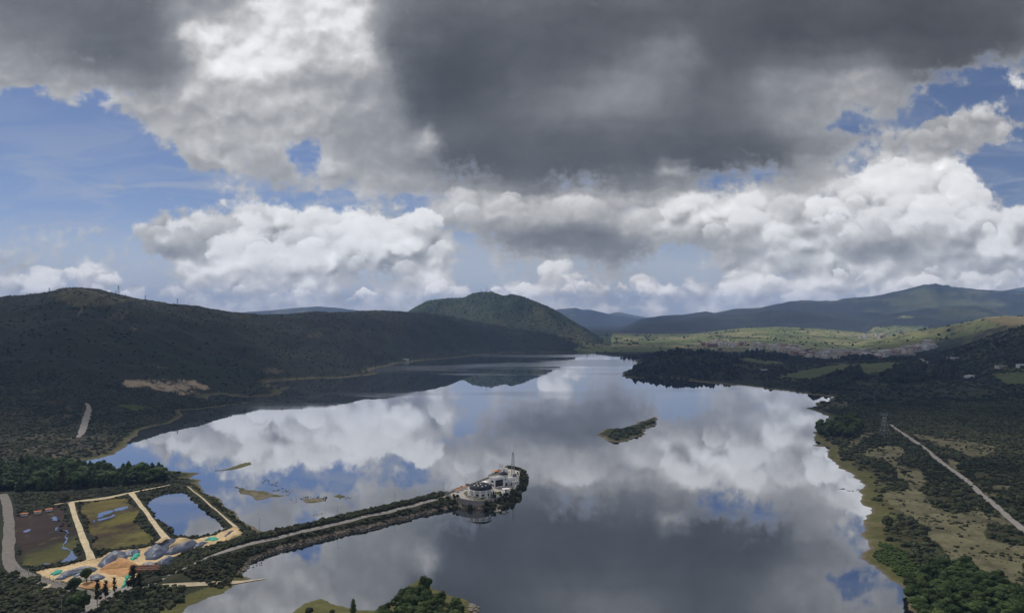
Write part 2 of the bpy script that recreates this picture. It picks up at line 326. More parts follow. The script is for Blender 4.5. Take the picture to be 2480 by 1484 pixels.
    veil = W.mul(W.step(streak, .40, .70), W.step(sy, 2.2, 6.0, .12, .8))
    clear = W.mix(veil, blue, (.40, .45, .55))
    clear = W.mix(W.step(sy, 4.9, 7.2, 0, .9), clear, (.55, .60, .68))
    pw = W.v('ADD', p, W.v('MULTIPLY', half(W.noise(p, 2.4, 7.0, .64, color=True, dim='2D')), (.40, .36, 0)))
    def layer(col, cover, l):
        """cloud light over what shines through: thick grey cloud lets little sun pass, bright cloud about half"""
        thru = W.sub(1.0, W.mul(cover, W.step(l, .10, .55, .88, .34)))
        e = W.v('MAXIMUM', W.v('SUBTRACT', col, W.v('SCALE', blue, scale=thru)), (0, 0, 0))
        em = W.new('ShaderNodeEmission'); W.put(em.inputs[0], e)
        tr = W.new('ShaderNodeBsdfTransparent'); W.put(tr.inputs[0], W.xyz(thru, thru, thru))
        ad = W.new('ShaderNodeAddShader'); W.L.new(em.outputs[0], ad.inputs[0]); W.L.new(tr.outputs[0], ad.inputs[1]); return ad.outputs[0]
    def background(x0, x1, y0, y1):
        lum, alp, puf = cloud_map(x0-.6, x1+.6, y0-.45, y1+.45)
        hd = [h for h in HEADS if x0-.3 < h[0]+h[2] and h[0]-h[2] < x1+.3 and y0-.3 < h[1]+h[3] and h[1]-h[3] < y1+.3]
        edge = W.add(W.mul(alp, 1.25), W.add(W.mul(W.mul(W.sub(r0, .6), .8), W.mad(puf, .8, .2)), W.add(W.mul(fine, W.mad(puf, .1, .85)), W.mul(soft, .55))))
        wdt = W.mad(puf, -.18, .34)
        cover = W.step(edge, W.sub(.55, wdt), W.add(.55, wdt))
        pf = W.mul(puf, puf)
        # thin cloud is bright, thick cloud keeps the map's grey
        l = W.mul(lum, W.add(1.0, W.mul(pf, W.mul(lit, .75))))
        l = W.mul(l, W.add(1.0, W.mul(W.mul(W.sub(r0, .6), pf), .3)))
        l = W.mul(l, W.add(1.0, W.add(W.add(W.mul(soft, .55), W.mul(W.sub(W.noise(W.v('MULTIPLY', p, (.6, 1.3, 1)), .33, 3.0, .55, dim='2D'), .5), .45)), W.mul(fine, W.mad(puf, .10, .05)))))
        rim = W.mul(W.sub(1.0, W.step(edge, .5, 1.0)), W.mul(W.sub(.75, l), .25))
        l = W.m('MAXIMUM', W.add(l, W.m('MAXIMUM', rim, 0.0)), .05)
        # heaped heads: rounded, overlapping, crisp above and fading below
        if hd:
            pv = W.v('ADD', pw, W.xyz(W.mul(l, 1e-7), 0.0, 0.0))     # (the tiny term only keeps the nodes in order)
            acc = W.xyz(l, cover, 0.0)
            for k in range(0, len(hd), 6):
                g = bpy.data.node_groups.new('cloud_heads', 'ShaderNodeTree')
                for nm in ('acc', 'p'): g.interface.new_socket(nm, in_out='INPUT', socket_type='NodeSocketVector')
                g.interface.new_socket('acc', in_out='OUTPUT', socket_type='NodeSocketVector')
                G = NT(g); gi = G.new('NodeGroupInput').outputs; go = G.new('NodeGroupOutput'); a = gi[0]
                for cx, cy, rx, ry, lm, shp in hd[k:k+6]:
                    dv = G.v('MULTIPLY_ADD', gi[1], (1/rx, 1/ry, 0)); dv.node.inputs[2].default_value = (-cx/rx, -cy/ry, 0)
                    L = G.v('LENGTH', dv)
                    msk = G.mul(G.step(L, 1.0, shp), G.step(G.comp(dv, 1), .85, -.35))
                    sh = G.mad(G.v('DOT_PRODUCT', dv, (-.12, -.30, 0)), lm, lm)
                    la, ca = G.comp(a, 0), G.comp(a, 1)
                    a = G.xyz(G.mixf(msk, la, sh), G.m('MAXIMUM', ca, msk), 0.0)
                G.L.new(a, go.inputs[0])
                n = W.new('ShaderNodeGroup'); n.node_tree = g
                W.put(n.inputs[0], acc); W.put(n.inputs[1], pv); acc = n.outputs[0]
            l, cover = W.comp(acc, 0), W.comp(acc, 1)
        l = W.mul(l, W.add(1.0, W.add(W.mul(fine, W.step(l, .15, .5, .06, .30)), W.mul(lit, W.mul(W.step(l, .2, .5), .22)))))
        l = W.m('SUBTRACT', l, W.mul(W.m('MAXIMUM', W.sub(l, .84), 0.0), .6))
        tint = W.mix(W.step(l, .1, .5), (.93, .98, 1.07), (.985, .99, 1.0))
        tint = W.mix(W.mul(W.step(sy, 6.2, 7.0), .8), tint, (1.03, .985, .95))
        l = W.mul(l, W.step(sy, 6.0, 7.3, 1.0, 1.45))          # far cloud is seen through the valley's haze
        col = W.mix(cover, clear, W.v('SCALE', tint, scale=l))
        return layer(col, cover, l)
    def choose(fac, a, b):
        n = W.new('ShaderNodeMixShader'); W.put(n.inputs[0], fac); W.L.new(a, n.inputs[1]); W.L.new(b, n.inputs[2]); return n.outputs[0]
    XS, YS = (-1.5, 8.2, 16.6, 26.3), (-2.6, 2.2, 4.9, 7.7)
    bands = []
    for a, b_ in zip(YS, YS[1:]):
        c0, c1, c2 = (background(q, r_, a, b_) for q, r_ in zip(XS, XS[1:]))
        bands.append(choose(W.m('GREATER_THAN', sx, XS[1]), c0, choose(W.m('GREATER_THAN', sx, XS[2]), c1, c2)))
    front = choose(W.m('GREATER_THAN', sy, YS[1]), bands[0], choose(W.m('GREATER_THAN', sy, YS[2]), bands[1], bands[2]))
    # ---- the rest of the sky: unseen broken cloud, its gap shaped to light the foreground
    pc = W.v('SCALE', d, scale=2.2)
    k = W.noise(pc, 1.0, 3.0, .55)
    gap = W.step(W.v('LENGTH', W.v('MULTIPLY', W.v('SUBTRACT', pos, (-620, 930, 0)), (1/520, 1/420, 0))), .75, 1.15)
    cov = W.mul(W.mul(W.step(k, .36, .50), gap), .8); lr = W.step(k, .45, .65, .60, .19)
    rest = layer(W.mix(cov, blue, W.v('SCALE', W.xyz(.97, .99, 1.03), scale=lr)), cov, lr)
    az = W.m('DIVIDE', W.m('ABSOLUTE', x), W.m('MAXIMUM', y, 1e-3)); el = W.m('DIVIDE', zc, W.m('MAXIMUM', y, 1e-3))
    w = W.mul(W.step(az, 1.1, .95), W.step(el, .66, .54))
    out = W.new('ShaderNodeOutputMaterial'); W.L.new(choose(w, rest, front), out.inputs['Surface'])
build_sky()
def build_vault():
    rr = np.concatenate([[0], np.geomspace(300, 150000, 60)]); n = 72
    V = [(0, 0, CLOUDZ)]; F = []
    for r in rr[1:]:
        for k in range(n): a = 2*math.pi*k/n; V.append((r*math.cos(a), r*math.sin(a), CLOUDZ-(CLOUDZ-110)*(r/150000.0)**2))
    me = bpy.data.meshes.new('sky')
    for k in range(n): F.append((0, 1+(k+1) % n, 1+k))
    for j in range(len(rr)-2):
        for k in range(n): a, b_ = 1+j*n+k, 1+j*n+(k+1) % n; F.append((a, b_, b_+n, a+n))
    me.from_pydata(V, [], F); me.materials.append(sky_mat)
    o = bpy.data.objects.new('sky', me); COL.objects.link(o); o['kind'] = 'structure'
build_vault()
world.cycles.sampling_method = 'MANUAL'; world.cycles.sample_map_resolution = 512

# ------------------------------------------------------------------ shapes traced from the photograph, as ground coordinates
def c1(x, y): return (x*.3344, 668.6+y*.3344)
def c2(x, y): return (826.9+x*.3344, 668.6+y*.3344)
def c3(x, y): return (1653.8+x*.3344, 668.6+y*.3344)
def c4(x, y): return (x*.2767, 1076.8+y*.2767)
def c5(x, y): return (563+x*.2767, 1076.8+y*.2767)
def c6(x, y): return (1793.7+x*.2767, 1076.8+y*.2767)
def c7(x, y): return (1055.6+x*.11853, 1082+y*.11853)
def gnd(px, py, z=0.0):
    Y = (CAMZ-z)*FPX/(py-YH)
    return ((px-CX)/FPX*Y, Y)
def gnds(pts, z=0.0): return [gnd(px, py, z) for px, py in pts]
def crop(fn, flat): return [fn(flat[i], flat[i+1]) for i in range(0, len(flat), 2)]

SHORE = [(300,1900),(415,1600),(440,1484),(456,1467),(487,1454),(542,1436),(553,1425),(573,1412),(595,1405),(612,1401),(598,1396),(584,1393),(589,1384),(603,1367),(608,1359),
  (654,1340),(729,1320),(798,1301),(867,1283),(950,1265),(1033,1243),(1102,1228),(1130,1232),(1166,1236),(1190,1237),(1208,1233),(1227,1221),(1249,1212),(1265,1203),(1263,1195),(1264,1180),(1272,1170),(1278,1158),(1279,1147),(1273,1138),(1255,1132),(1228,1133),(1205,1143),(1183,1156),(1150,1169),(1118,1181),(1079,1194),
  (1033,1201),(980,1213),(922,1226),(868,1240),(817,1253),(765,1266),(718,1279),(671,1288),(640,1287),(626,1282),(596,1267),(580,1251),(564,1236),(540,1219),(506,1198),(492,1183),(483,1173),(478,1168),(489,1163),(480,1160),(458,1157),(470,1150),(487,1143),(460,1144),(440,1142),(415,1139),(387,1141),(340,1144),(290,1141),(240,1133),(190,1127),(152,1124),(142,1120),(147,1118.5)] + \
  [(207,1115),(254,1106),(284,1093),(306,1081),(308,1073),(316,1065),(326,1058),(330,1051),(334,1046),(361,1035),(398,1028),(420,1019),(448,1007),(441,1000),(436,994),(460,992),(485,991),(500,988),(535,984.5),(570,979),(606,973.5),(575,971.8),(540,970.8),(515,970.5),(500,965),(500,961),(515,957),(535,955),(560,960),(588,962.5),(625,961),(659,957.5),(685,948),(712,936.3),(690,937.5),(668,938),(652,934),(649,926),(664,922.5),(690,920.5),(730,918),(769,916),(800,915.6),(827,915.5),(860,912),(890,909),(910,905.5),(902,901),(893,897),(920,890),(960,881),(1014,874),(1060,870),(1108,866),(1165,859),(1228,854.5),(1280,854),(1338,853.6),(1390,854),(1435,854),(1446,859),(1480,862.5),(1520,865),(1556,866.5),(1548,871),(1540,876),(1538,889),(1515,898),(1503,903),(1509,912),(1545,916),(1579,917.5),(1620,915),(1654,919),(1740,928),(1821,936),(1905,946),(1988,956),(2022,960.5),(2008,966),(1988,973),(1980,982),(1961,986),(1966,993),(1991,1001),(2008,1013),(2016,1030),(1990,1031),(1975,1038),(1968,1048),(1970,1060),(1962,1078),(1985,1081),(2006,1082),(2013,1084),(2006,1097),(2003,1105),(2016,1116),(2030,1126),(2050,1141),(2066,1156),(2085,1163),(2094,1173),(2082,1184),(2077,1189),(2088,1199),(2085,1215),(2098,1226),(2106,1234),(2109,1243),(2098,1256),(2090,1268),(2093,1287),(2103,1311),(2101,1331),(2088,1342),(2076,1349),(2098,1359),(2120,1369),(2148,1395),(2168,1410),(2186,1423),(2188,1439),(2200,1462),(2211,1481),(2230,1530),(2262,1620),(2330,1900)]
ISLES = {
 'bottom': [(560,1900),(640,1570),(690,1505),(707,1484),(729,1467),(752,1456),(776,1449),(796,1456),(812,1464),(842,1472),(868,1477),(905,1478),(945,1462),(972,1440),(986,1425),(996,1413),(1006,1406),(1022,1400),(1033,1399),(1036,1408),(1034,1418),(1080,1436),(1120,1449),(1139,1461),(1152,1466),(1161,1473),(1152,1479),(1145,1486),(1140,1520),(1120,1600),(1080,1900)],
 'right': [(1450,1054),(1459,1045),(1486,1038),(1512,1036),(1520,1033),(1545,1028),(1563,1019),(1576,1014),(1591,1010),(1589,1020),(1586,1030),(1574,1033),(1567,1039),(1563,1050),(1546,1056),(1529,1062),(1508,1068),(1486,1070),(1462,1061)],
 'grass': [(497,1140.6),(520,1139),(542,1136.8),(560,1130),(575,1125),(592,1120),(607,1118),(609,1121),(606,1125.5),(590,1131),(575,1135),(560,1137.5),(535,1139.8)],
 'bar': [(571,1177),(590,1180.5),(604,1186),(640,1187.5),(660,1195),(704,1196),(698,1199),(679,1202),(654,1203),(640,1208),(626,1211),(612,1204),(604,1198)],
 'mud': [(728,1208),(748,1206),(784,1205.8),(787,1210),(779,1214),(760,1217),(742,1218),(738,1213)],
 'algae': [(804,1201),(822,1196),(834,1200),(838,1204),(823,1205.5)],
}
rs = np.random.default_rng(3)
def ragged(poly, n=3, amp=.07, seed=0):
    """break straight edges with midpoint displacement"""
    r = np.random.default_rng(seed); p = [np.array(q, float) for q in poly]
    for k in range(n):
        o = []
        for i in range(len(p)):
            a, b = p[i], p[(i+1) % len(p)]
            d = b-a; L = math.hypot(*d); o.append(a)
            if L > 2.5: o.append((a+b)/2 + np.array([-d[1], d[0]])*r.normal(0, amp)*min(1, 40/L))
        p = o
    return np.array(p)
LAKE = ragged(gnds(SHORE), 3, .10, 1)
ISLAND = {k: ragged(gnds(v), 3, .12, 5+i) for i, (k, v) in enumerate(ISLES.items())}

def seg_dist(px, py, poly, closed=True, chunk=20000):
    a = np.asarray(poly, np.float32); b = np.roll(a, -1, 0) if closed else a[1:]
    if not closed: a = a[:-1]
    d = b-a; L2 = np.maximum((d**2).sum(1), 1e-9)
    out = np.empty(px.shape, np.float32)
    for s in range(0, len(px), chunk):
        x = px[s:s+chunk, None].astype(np.float32); y = py[s:s+chunk, None].astype(np.float32)
        t = np.clip(((x-a[:, 0])*d[:, 0]+(y-a[:, 1])*d[:, 1])/L2, 0, 1)
        out[s:s+chunk] = np.sqrt(((x-a[:, 0]-t*d[:, 0])**2+(y-a[:, 1]-t*d[:, 1])**2).min(1))
    return out
def inside(px, py, poly): return in_poly(px, py, [tuple(q) for q in poly])

# gradient noise
_perm = rs.permutation(512); _perm = np.concatenate([_perm, _perm, _perm])
_ga = rs.random(512)*2*np.pi; _gv = np.stack([np.cos(_ga), np.sin(_ga)], 1)
def pnoise(x, y):
    xi = np.floor(x).astype(int); yi = np.floor(y).astype(int); xf = x-xi; yf = y-yi
    w = lambda t: t*t*t*(t*(t*6-15)+10)
    def g(ix, iy, dx, dy):
        h = _perm[(_perm[ix % 512]+iy) % 512]; return _gv[h, 0]*dx+_gv[h, 1]*dy
    u, v = w(xf), w(yf)
    a = g(xi, yi, xf, yf)*(1-u)+g(xi+1, yi, xf-1, yf)*u
    b = g(xi, yi+1, xf, yf-1)*(1-u)+g(xi+1, yi+1, xf-1, yf-1)*u
    return (a*(1-v)+b*v)*1.4
def fbm(x, y, s, oct=5, rough=.5, ridge=False):
    f = np.zeros(np.shape(x)); a = 1.0; t = 0
    for k in range(oct):
        n = pnoise(x/s+17.3*k, y/s-9.1*k)
        if ridge: n = 1-2*np.abs(n)
        f += a*n; t += a; a *= rough; s /= 2.03
    return f/t
def sstep(x, a, b):
    t = np.clip((x-a)/(b-a), 0, 1); return t*t*(3-2*t)

# hills: skyline in view pixels, distance of crest, of the foot before it and of the foot behind it
HILLS = [
 # the long left hill
 dict(sky=[(-1400,735),(-800,745),(-300,738),(0,729),(60,723),(110,716),(150,704),(190,701),(240,706),(280,716),(350,731),(430,743),(500,753),(560,763),(640,767),(700,766),(760,760),(830,759),(900,756),(985,758.5),(1044,764),(1128,776),(1228,794),(1295,804),(1348,815),(1429,834),(1462,842),(1490,856)],
      D=[(-1400,1500),(190,1650),(700,2050),(987,2450),(1228,2950),(1490,2700)], F=[(-1400,500),(0,760),(250,860),(420,980),(560,1130),(700,1330),(830,1480),(960,1850),(1100,2180),(1228,2480),(1490,2420)], back=900, rough=.17, gs=380),
 # the domed hill with masts
 dict(sky=[(930,790),(987,758),(1027,738),(1088,726),(1121,724.5),(1144,713),(1168,709),(1191,709.5),(1205,715),(1215,722),(1235,720.5),(1278,728),(1328,745),(1352,758),(1395,785),(1429,803),(1455,822),(1480,838)],
      D=[(930,4100),(1480,3900)], F=[(930,3100),(1480,3100)], back=1200, rough=.24, gs=430),
 dict(sky=[(500,775),(555,763.5),(600,756),(660,752),(720,746),(770,742.5),(820,746),(890,755),(960,764),(1000,775)], D=[(500,9500)], F=[(500,7800)], back=2500, rough=.08, gs=900),
 dict(sky=[(1280,775),(1350,749),(1395,745.5),(1410,750),(1430,750),(1480,762),(1540,771),(1600,780)], D=[(1280,13000)], F=[(1280,10500)], back=2500, rough=.07, gs=1500),
 dict(sky=[(1420,765),(1500,756),(1560,768),(1640,775),(1720,771),(1800,779)], D=[(1420,16500)], F=[(1420,14500)], back=1200, rough=.07, gs=1500),
 # right-hand mountains
 dict(sky=[(1490,790),(1540,775),(1600,766),(1654,764),(1690,758),(1711,755),(1730,759),(1784,748.5),(1840,747),(1868,741),(1910,734),(1945,731),(1990,733),(2022,731),(2075,724.5),(2139,715.5),(2189,704),(2236,694),(2266,693),(2289,698),(2322,700),(2390,705),(2480,712),(2700,720),(3000,735),(3400,742)],
      D=[(1490,8200),(2250,8800),(3400,8600)], F=[(1490,5600),(3400,5200)], back=3000, rough=.20, gs=1100),
 dict(sky=[(1490,800),(1560,787),(1640,780),(1720,766),(1800,762),(1870,755),(1944,750.5),(2000,757),(2060,768),(2120,778),(2200,790)], D=[(1490,6600)], F=[(1490,5200)], back=900, rough=.22, gs=600),
 dict(sky=[(2060,795),(2122,771),(2190,757),(2250,750),(2323,743),(2396,745),(2433,764),(2480,768),(2600,760)], D=[(2060,6000)], F=[(2060,4700)], back=900, rough=.22, gs=600),
 dict(sky=[(2350,725),(2420,706),(2480,696),(2600,690),(2900,700)], D=[(2350,11000)], F=[(2350,9400)], back=1800, rough=.07, gs=1500),
 # green pasture hill
 dict(sky=[(1600,822),(1660,812),(1720,804.5),(1804,795),(1888,792.5),(1988,797.5),(2072,804.5),(2122,810),(2180,818),(2240,830)], D=[(1600,4700)], F=[(1600,3100)], back=700, rough=.05, gs=500),
 # right-hand spurs
 dict(sky=[(2020,850),(2055,840),(2155,816.5),(2222,803),(2316,787),(2389,771),(2429,767.5),(2480,769),(2600,760),(2800,748),(3400,735)], D=[(2020,3000),(2480,2700),(3400,2500)], F=[(2020,2500),(2480,1900),(3400,1500)], back=700, rough=.07, gs=350),
 dict(sky=[(2230,872),(2306,852),(2389,822),(2480,792),(2600,765),(2800,735),(3400,690)], D=[(2230,1900),(2480,1750),(3400,1500)], F=[(2230,1500),(2480,1150),(3400,900)], back=500, rough=.06, gs=260),
 dict(sky=[(1840,920),(1884,911),(1960,893),(2021,884),(2142,878),(2219,875),(2320,876),(2480,880),(2700,890)], D=[(1840,1560),(2219,1700),(2700,1600)], F=[(1840,1300),(2219,1200),(2700,1150)], back=500, rough=.06, gs=250),
 dict(sky=[(1500,900),(1540,882),(1590,864),(1640,855),(1700,860),(1760,868),(1820,880),(1880,900)], D=[(1500,1720)], F=[(1500,1360),(1700,1330),(1880,1300)], back=420, rough=.06, gs=200),
]
def hill_height(x, y):
    u = x/y*FPX+CX
    h = np.zeros(x.shape)
    warp = fbm(x, y, 900, 3)
    for i, H in enumerate(HILLS):
        sk = np.array(H['sky'], float); D = np.array(H['D'], float); F = np.array(H['F'], float)
        m = (u > sk[0, 0]) & (u < sk[-1, 0]) & (y > F[:, 1].min()*.9) & (y < (D[:, 1].max()+H['back'])*1.05)
        if not m.any(): continue
        um, ym, xm = u[m], y[m], x[m]
        s_y = np.interp(um, sk[:, 0], sk[:, 1])
        dd = np.interp(um, D[:, 0], D[:, 1]); ff = np.interp(um, F[:, 0], F[:, 1])
        dd = dd + warp[m]*(dd-ff)*.12
        zr = CAMZ + (YH-s_y)/FPX*dd
        edge = np.minimum(um-sk[0, 0], sk[-1, 0]-um)/60.0
        zr = np.maximum(zr, 0)*np.clip(edge, 0, 1)
        t = (ym-ff)/(dd-ff)
        up = np.clip(t, 0, 1); dn = np.clip(1-(ym-dd)/H['back'], 0, 1)
        prof = np.where(t < 1, .45*up+.55*up*up*(3-2*up), dn*dn*(3-2*dn))
        g = fbm(xm, ym, H['gs'], 5, .52, ridge=True)
        body = 4*up*(1-up)
        z = zr*prof*(1 + H['rough']*(1.5*body+.15)*g) + (zr*prof > .5)*body*zr*.10*fbm(xm, ym, H['gs']*.3, 4)
        h[m] = np.maximum(h[m], z)
    return h

# basins and the yard (lower left)
Z_YARD = 2.6
POND3 = ragged(gnds(crop(c4, [1285,500,1330,470,1420,420,1590,405,1660,455,1730,520,1810,580,1900,650,1950,710,1985,740,1850,790,1700,812,1560,812,1520,808,1430,690,1340,600]), 1.4), 2, .04, 21)
POND2 = ragged(gnds(crop(c4, [700,520,830,490,960,470,1110,455,1150,520,1200,620,1260,740,1340,850,1300,890,1000,930,840,935,815,800,780,660]), 1.4), 2, .05, 22)
POND1 = ragged(gnds(crop(c4, [120,625,300,590,520,545,585,590,640,720,690,860,745,1000,600,1035,440,1060,310,1090,200,1060,140,1000,125,800]), 1.4), 2, .05, 23)
YARD = ragged(gnds(crop(c4, [320,1110,430,1080,560,1060,740,1010,870,990,960,930,1100,915,1250,905,1380,860,1480,825,1560,815,1700,830,1850,795,2000,738,2060,700,2100,740,2140,810,1980,850,1800,893,1680,905,1560,960,1450,1010,1330,1050,1240,1090,1180,1165,1120,1215,1085,1255,1050,1290,870,1265,700,1235,560,1195,400,1160]), Z_YARD), 2, .05, 24)
CAUSEWAY = gnds([(590,1375),(1110,1236),(1300,1215),(1300,1110),(1200,1130),(1060,1190),(640,1280),(540,1300),(380,1420)], 3)
PLATFORM = gnds(crop(c7, [480,1030,330,1000,250,950,560,800,1100,600,1250,540,1320,470,1480,440,1600,450,1720,480,1700,650,1620,830,1590,890,1400,960,1150,1050,1000,1075,760,1075,560,1055]), 5.5)

def near_height(x, y, full):
    """height near the lake; full() gives (signed distance to water, land mask)"""
    return None

TY = [40.0]
while TY[-1] < 18000:
    Y = TY[-1]; r = .0042 if Y < 450 else (.0042+.0058*min(1, (Y-450)/1200)); r = .03 if Y < 200 else r
    r = .016 if Y > 6000 else r
    TY.append(Y*(1+r))
TY = np.array(TY)
TU = np.concatenate([np.linspace(-1.4, -.78, 60)[:-1], np.linspace(-.78, .78, 900), np.linspace(.78, 1.4, 60)[1:]])
UU, YY = np.meshgrid(TU, TY); XX = UU*YY
X1, Y1 = XX.ravel(), YY.ravel()
def make_terrain():
    near = Y1 < 3300
    xn, yn = X1[near], Y1[near]
    d = seg_dist(xn, yn, LAKE); wet = inside(xn, yn, LAKE)
    isl = np.zeros(len(xn), np.int8)
    for i, (k, p) in enumerate(ISLAND.items()):
        b = p.min(0)-60, p.max(0)+60
        m = (xn > b[0][0]) & (xn < b[1][0]) & (yn > b[0][1]) & (yn < b[1][1])
        idx = np.nonzero(m)[0]
        dm = seg_dist(xn[idx], yn[idx], p); im = inside(xn[idx], yn[idx], p)
        d[idx] = np.where(wet[idx], np.minimum(d[idx], dm), d[idx])
        isl[idx[im]] = i+1
    land = ~wet | (isl > 0)
    sd = np.where(land, d, -d)
    D = np.full(X1.shape, 500.0); D[near] = sd
    IS = np.zeros(X1.shape, np.int8); IS[near] = isl
    f1 = fbm(X1, Y1, 60, 4)
    z = 1.9*(1-np.exp(-np.maximum(D, 0)/16)) + np.maximum(D-20, 0)*.006*np.exp(-np.maximum(D-20, 0)/900) + np.clip(D/60, 0, 1)*f1*1.3
    h = hill_height(X1, Y1)*np.clip((D-4)/40, 0, 1)
    z = np.maximum(z, 0)+h
    # low islands, and the higher wooded ones
    cap = np.select([IS == 1, IS == 2], [3.0, 3.5], .35)
    zi = cap*(1-np.exp(-np.maximum(D, 0)/(np.where(IS > 2, 4, 10)))) + .12
    z = np.where(IS > 0, zi, z)
    def within(poly, soft):
        p = np.asarray(poly, float); b = p.min(0)-40, p.max(0)+40
        m = np.nonzero((X1 > b[0][0]) & (X1 < b[1][0]) & (Y1 > b[0][1]) & (Y1 < b[1][1]))[0]
        k = np.zeros(X1.shape); dm = seg_dist(X1[m], Y1[m], p); k[m] = sstep(np.where(inside(X1[m], Y1[m], p), dm, -dm), -soft, soft); return k
    cw = within(CAUSEWAY, 14)*(D > 0)
    z = z*(1-cw)+cw*(5.6*(1-np.exp(-np.maximum(D, 0)/7.5))+.3*f1)
    pf = within(PLATFORM, 1.0)
    z = z*(1-pf)+pf*5.5
    # yard and basins: a level bench with sunk floors
    bench = within(gnds([(-120,1500),(-200,1180),(0,1180),(180,1200),(420,1165),(480,1178),(560,1245),(600,1285),(360,1420),(250,1460)], 2), 6)
    bd = np.clip(D/14, 0, 1)
    bd = bd*bench; z = z*(1-bd)+bd*(Z_YARD+.12*f1)
    for p in (POND1, POND2, POND3):
        b = p.min(0)-30, p.max(0)+30
        m = np.nonzero((X1 > b[0][0]) & (X1 < b[1][0]) & (Y1 > b[0][1]) & (Y1 < b[1][1]))[0]
        dm = seg_dist(X1[m], Y1[m], p); im = inside(X1[m], Y1[m], p)
        k = sstep(np.where(im, dm, -dm), -3.0, 2.2)
        floor_ = .7 if p is POND3 else 1.4
        z[m] = z[m]*(1-k)+k*(floor_+.10*f1[m])
    z = np.where(D <= 0, -np.minimum(4.0, .05+.22*-D), np.maximum(z, .04+.02*np.minimum(np.maximum(D, 0), 3)))
    return z, D, IS
TZ, SD, IS = make_terrain()
TZ2 = TZ.reshape(UU.shape); LOGY = np.log(TY)
def ground_z(x, y):
    x = np.asarray(x, float); y = np.asarray(y, float)
    i = np.clip(np.searchsorted(TY, y)-1, 0, len(TY)-2); j = np.clip(np.searchsorted(TU, x/y)-1, 0, len(TU)-2)
    t = np.clip((y-TY[i])/(TY[i+1]-TY[i]), 0, 1); s = np.clip((x/y-TU[j])/(TU[j+1]-TU[j]), 0, 1)
    return (TZ2[i, j]*(1-t)*(1-s)+TZ2[i+1, j]*t*(1-s)+TZ2[i, j+1]*(1-t)*s+TZ2[i+1, j+1]*t*s)
SD2 = SD.reshape(UU.shape)
def shore_d(x, y):
    i = np.clip(np.searchsorted(TY, y)-1, 0, len(TY)-2); j = np.clip(np.searchsorted(TU, np.asarray(x)/y)-1, 0, len(TU)-2)
    return SD2[i, j]
def hit(px, py):
    """ground point seen at a view pixel, by walking the ray down to the terrain"""
    ys = TY[(TY > 150)]; u = (px-CX)/FPX
    zr = CAMZ-(py-YH)/FPX*ys; zt = np.maximum(ground_z(u*ys, ys), 0)
    k = np.nonzero(zr <= zt)[0]
    if not len(k): return None
    k = k[0]
    if k == 0: return (u*ys[0], ys[0], float(zt[0]))
    a = zr[k-1]-zt[k-1]; b = zt[k]-zr[k]; t = a/(a+b+1e-9)
    y = ys[k-1]+t*(ys[k]-ys[k-1]); return (u*y, y, float(ground_z(u*y, y)))

def mesh_from(name, verts, faces, mat=None, smooth=False, mats=None):
    me = bpy.data.meshes.new(name)
    verts = np.asarray(verts, np.float32).reshape(-1, 3)
    me.vertices.add(len(verts)); me.vertices.foreach_set('co', verts.ravel())
    if isinstance(faces, np.ndarray):
        nf, k = faces.shape
        me.loops.add(nf*k); me.polygons.add(nf)
        me.loops.foreach_set('vertex_index', faces.astype(np.int32).ravel())
        me.polygons.foreach_set('loop_start', np.arange(0, nf*k, k, dtype=np.int32))
    else:
        tot = [len(f) for f in faces]; idx = [i for f in faces for i in f]
        me.loops.add(len(idx)); me.polygons.add(len(faces))
        me.loops.foreach_set('vertex_index', np.array(idx, np.int32))
        me.polygons.foreach_set('loop_start', np.concatenate([[0], np.cumsum(tot)[:-1]]).astype(np.int32))
    if mat is not None: me.materials.append(mat)
    me.update(calc_edges=True)
    me.validate()
    me.polygons.foreach_set('use_smooth', np.full(len(me.polygons), smooth))
    return me
def add_obj(name, me, parent=None, loc=None, **props):
    o = bpy.data.objects.new(name, me); COL.objects.link(o)
    if parent is not None: o.parent = parent
    if loc is not None: o.location = loc
    for k, v in props.items(): o[k] = v
    return o
def color_attr(me, name, rgb, domain='POINT'):
    a = me.color_attributes.new(name, 'FLOAT_COLOR', domain)
    rgba = np.ones((len(rgb), 4), np.float32); rgba[:, :3] = rgb
    a.data.foreach_set('color', rgba.ravel())

# ------------------------------------------------------------------ materials
def material(name):
    m = bpy.data.materials.new(name); m.use_nodes = True; m.node_tree.nodes.clear()
    T = NT(m.node_tree); out = T.new('ShaderNodeOutputMaterial'); b = T.new('ShaderNodeBsdfPrincipled')
    T.L.new(b.outputs[0], out.inputs[0]); b.inputs['Roughness'].default_value = .9
    b.inputs['Specular IOR Level'].default_value = .2
    return m, T, b
def plain(name, rgb, rough=.8, var=.18, scale=1.0, spec=.2, metal=0.0, bump=0.0):
    """one colour with mottling, for painted, stone and earth surfaces"""
    m, T, b = material(name)
    tc = T.new('ShaderNodeTexCoord').outputs['Object']
    n = T.noise(tc, scale, 5.0, .6)
    k = T.step(n, .3, .7, 1-var, 1+var, 'LINEAR')
    T.L.new(T.v('SCALE', T.xyz(*rgb), scale=k), b.inputs['Base Color'])
    b.inputs['Roughness'].default_value = rough; b.inputs['Specular IOR Level'].default_value = spec; b.inputs['Metallic'].default_value = metal
    if bump:
        bn = T.new('ShaderNodeBump'); bn.inputs['Strength'].default_value = bump; bn.inputs['Distance'].default_value = .15
        T.L.new(T.noise(tc, scale*3, 5.0, .6), bn.inputs['Height']); T.L.new(bn.outputs[0], b.inputs['Normal'])
    return m

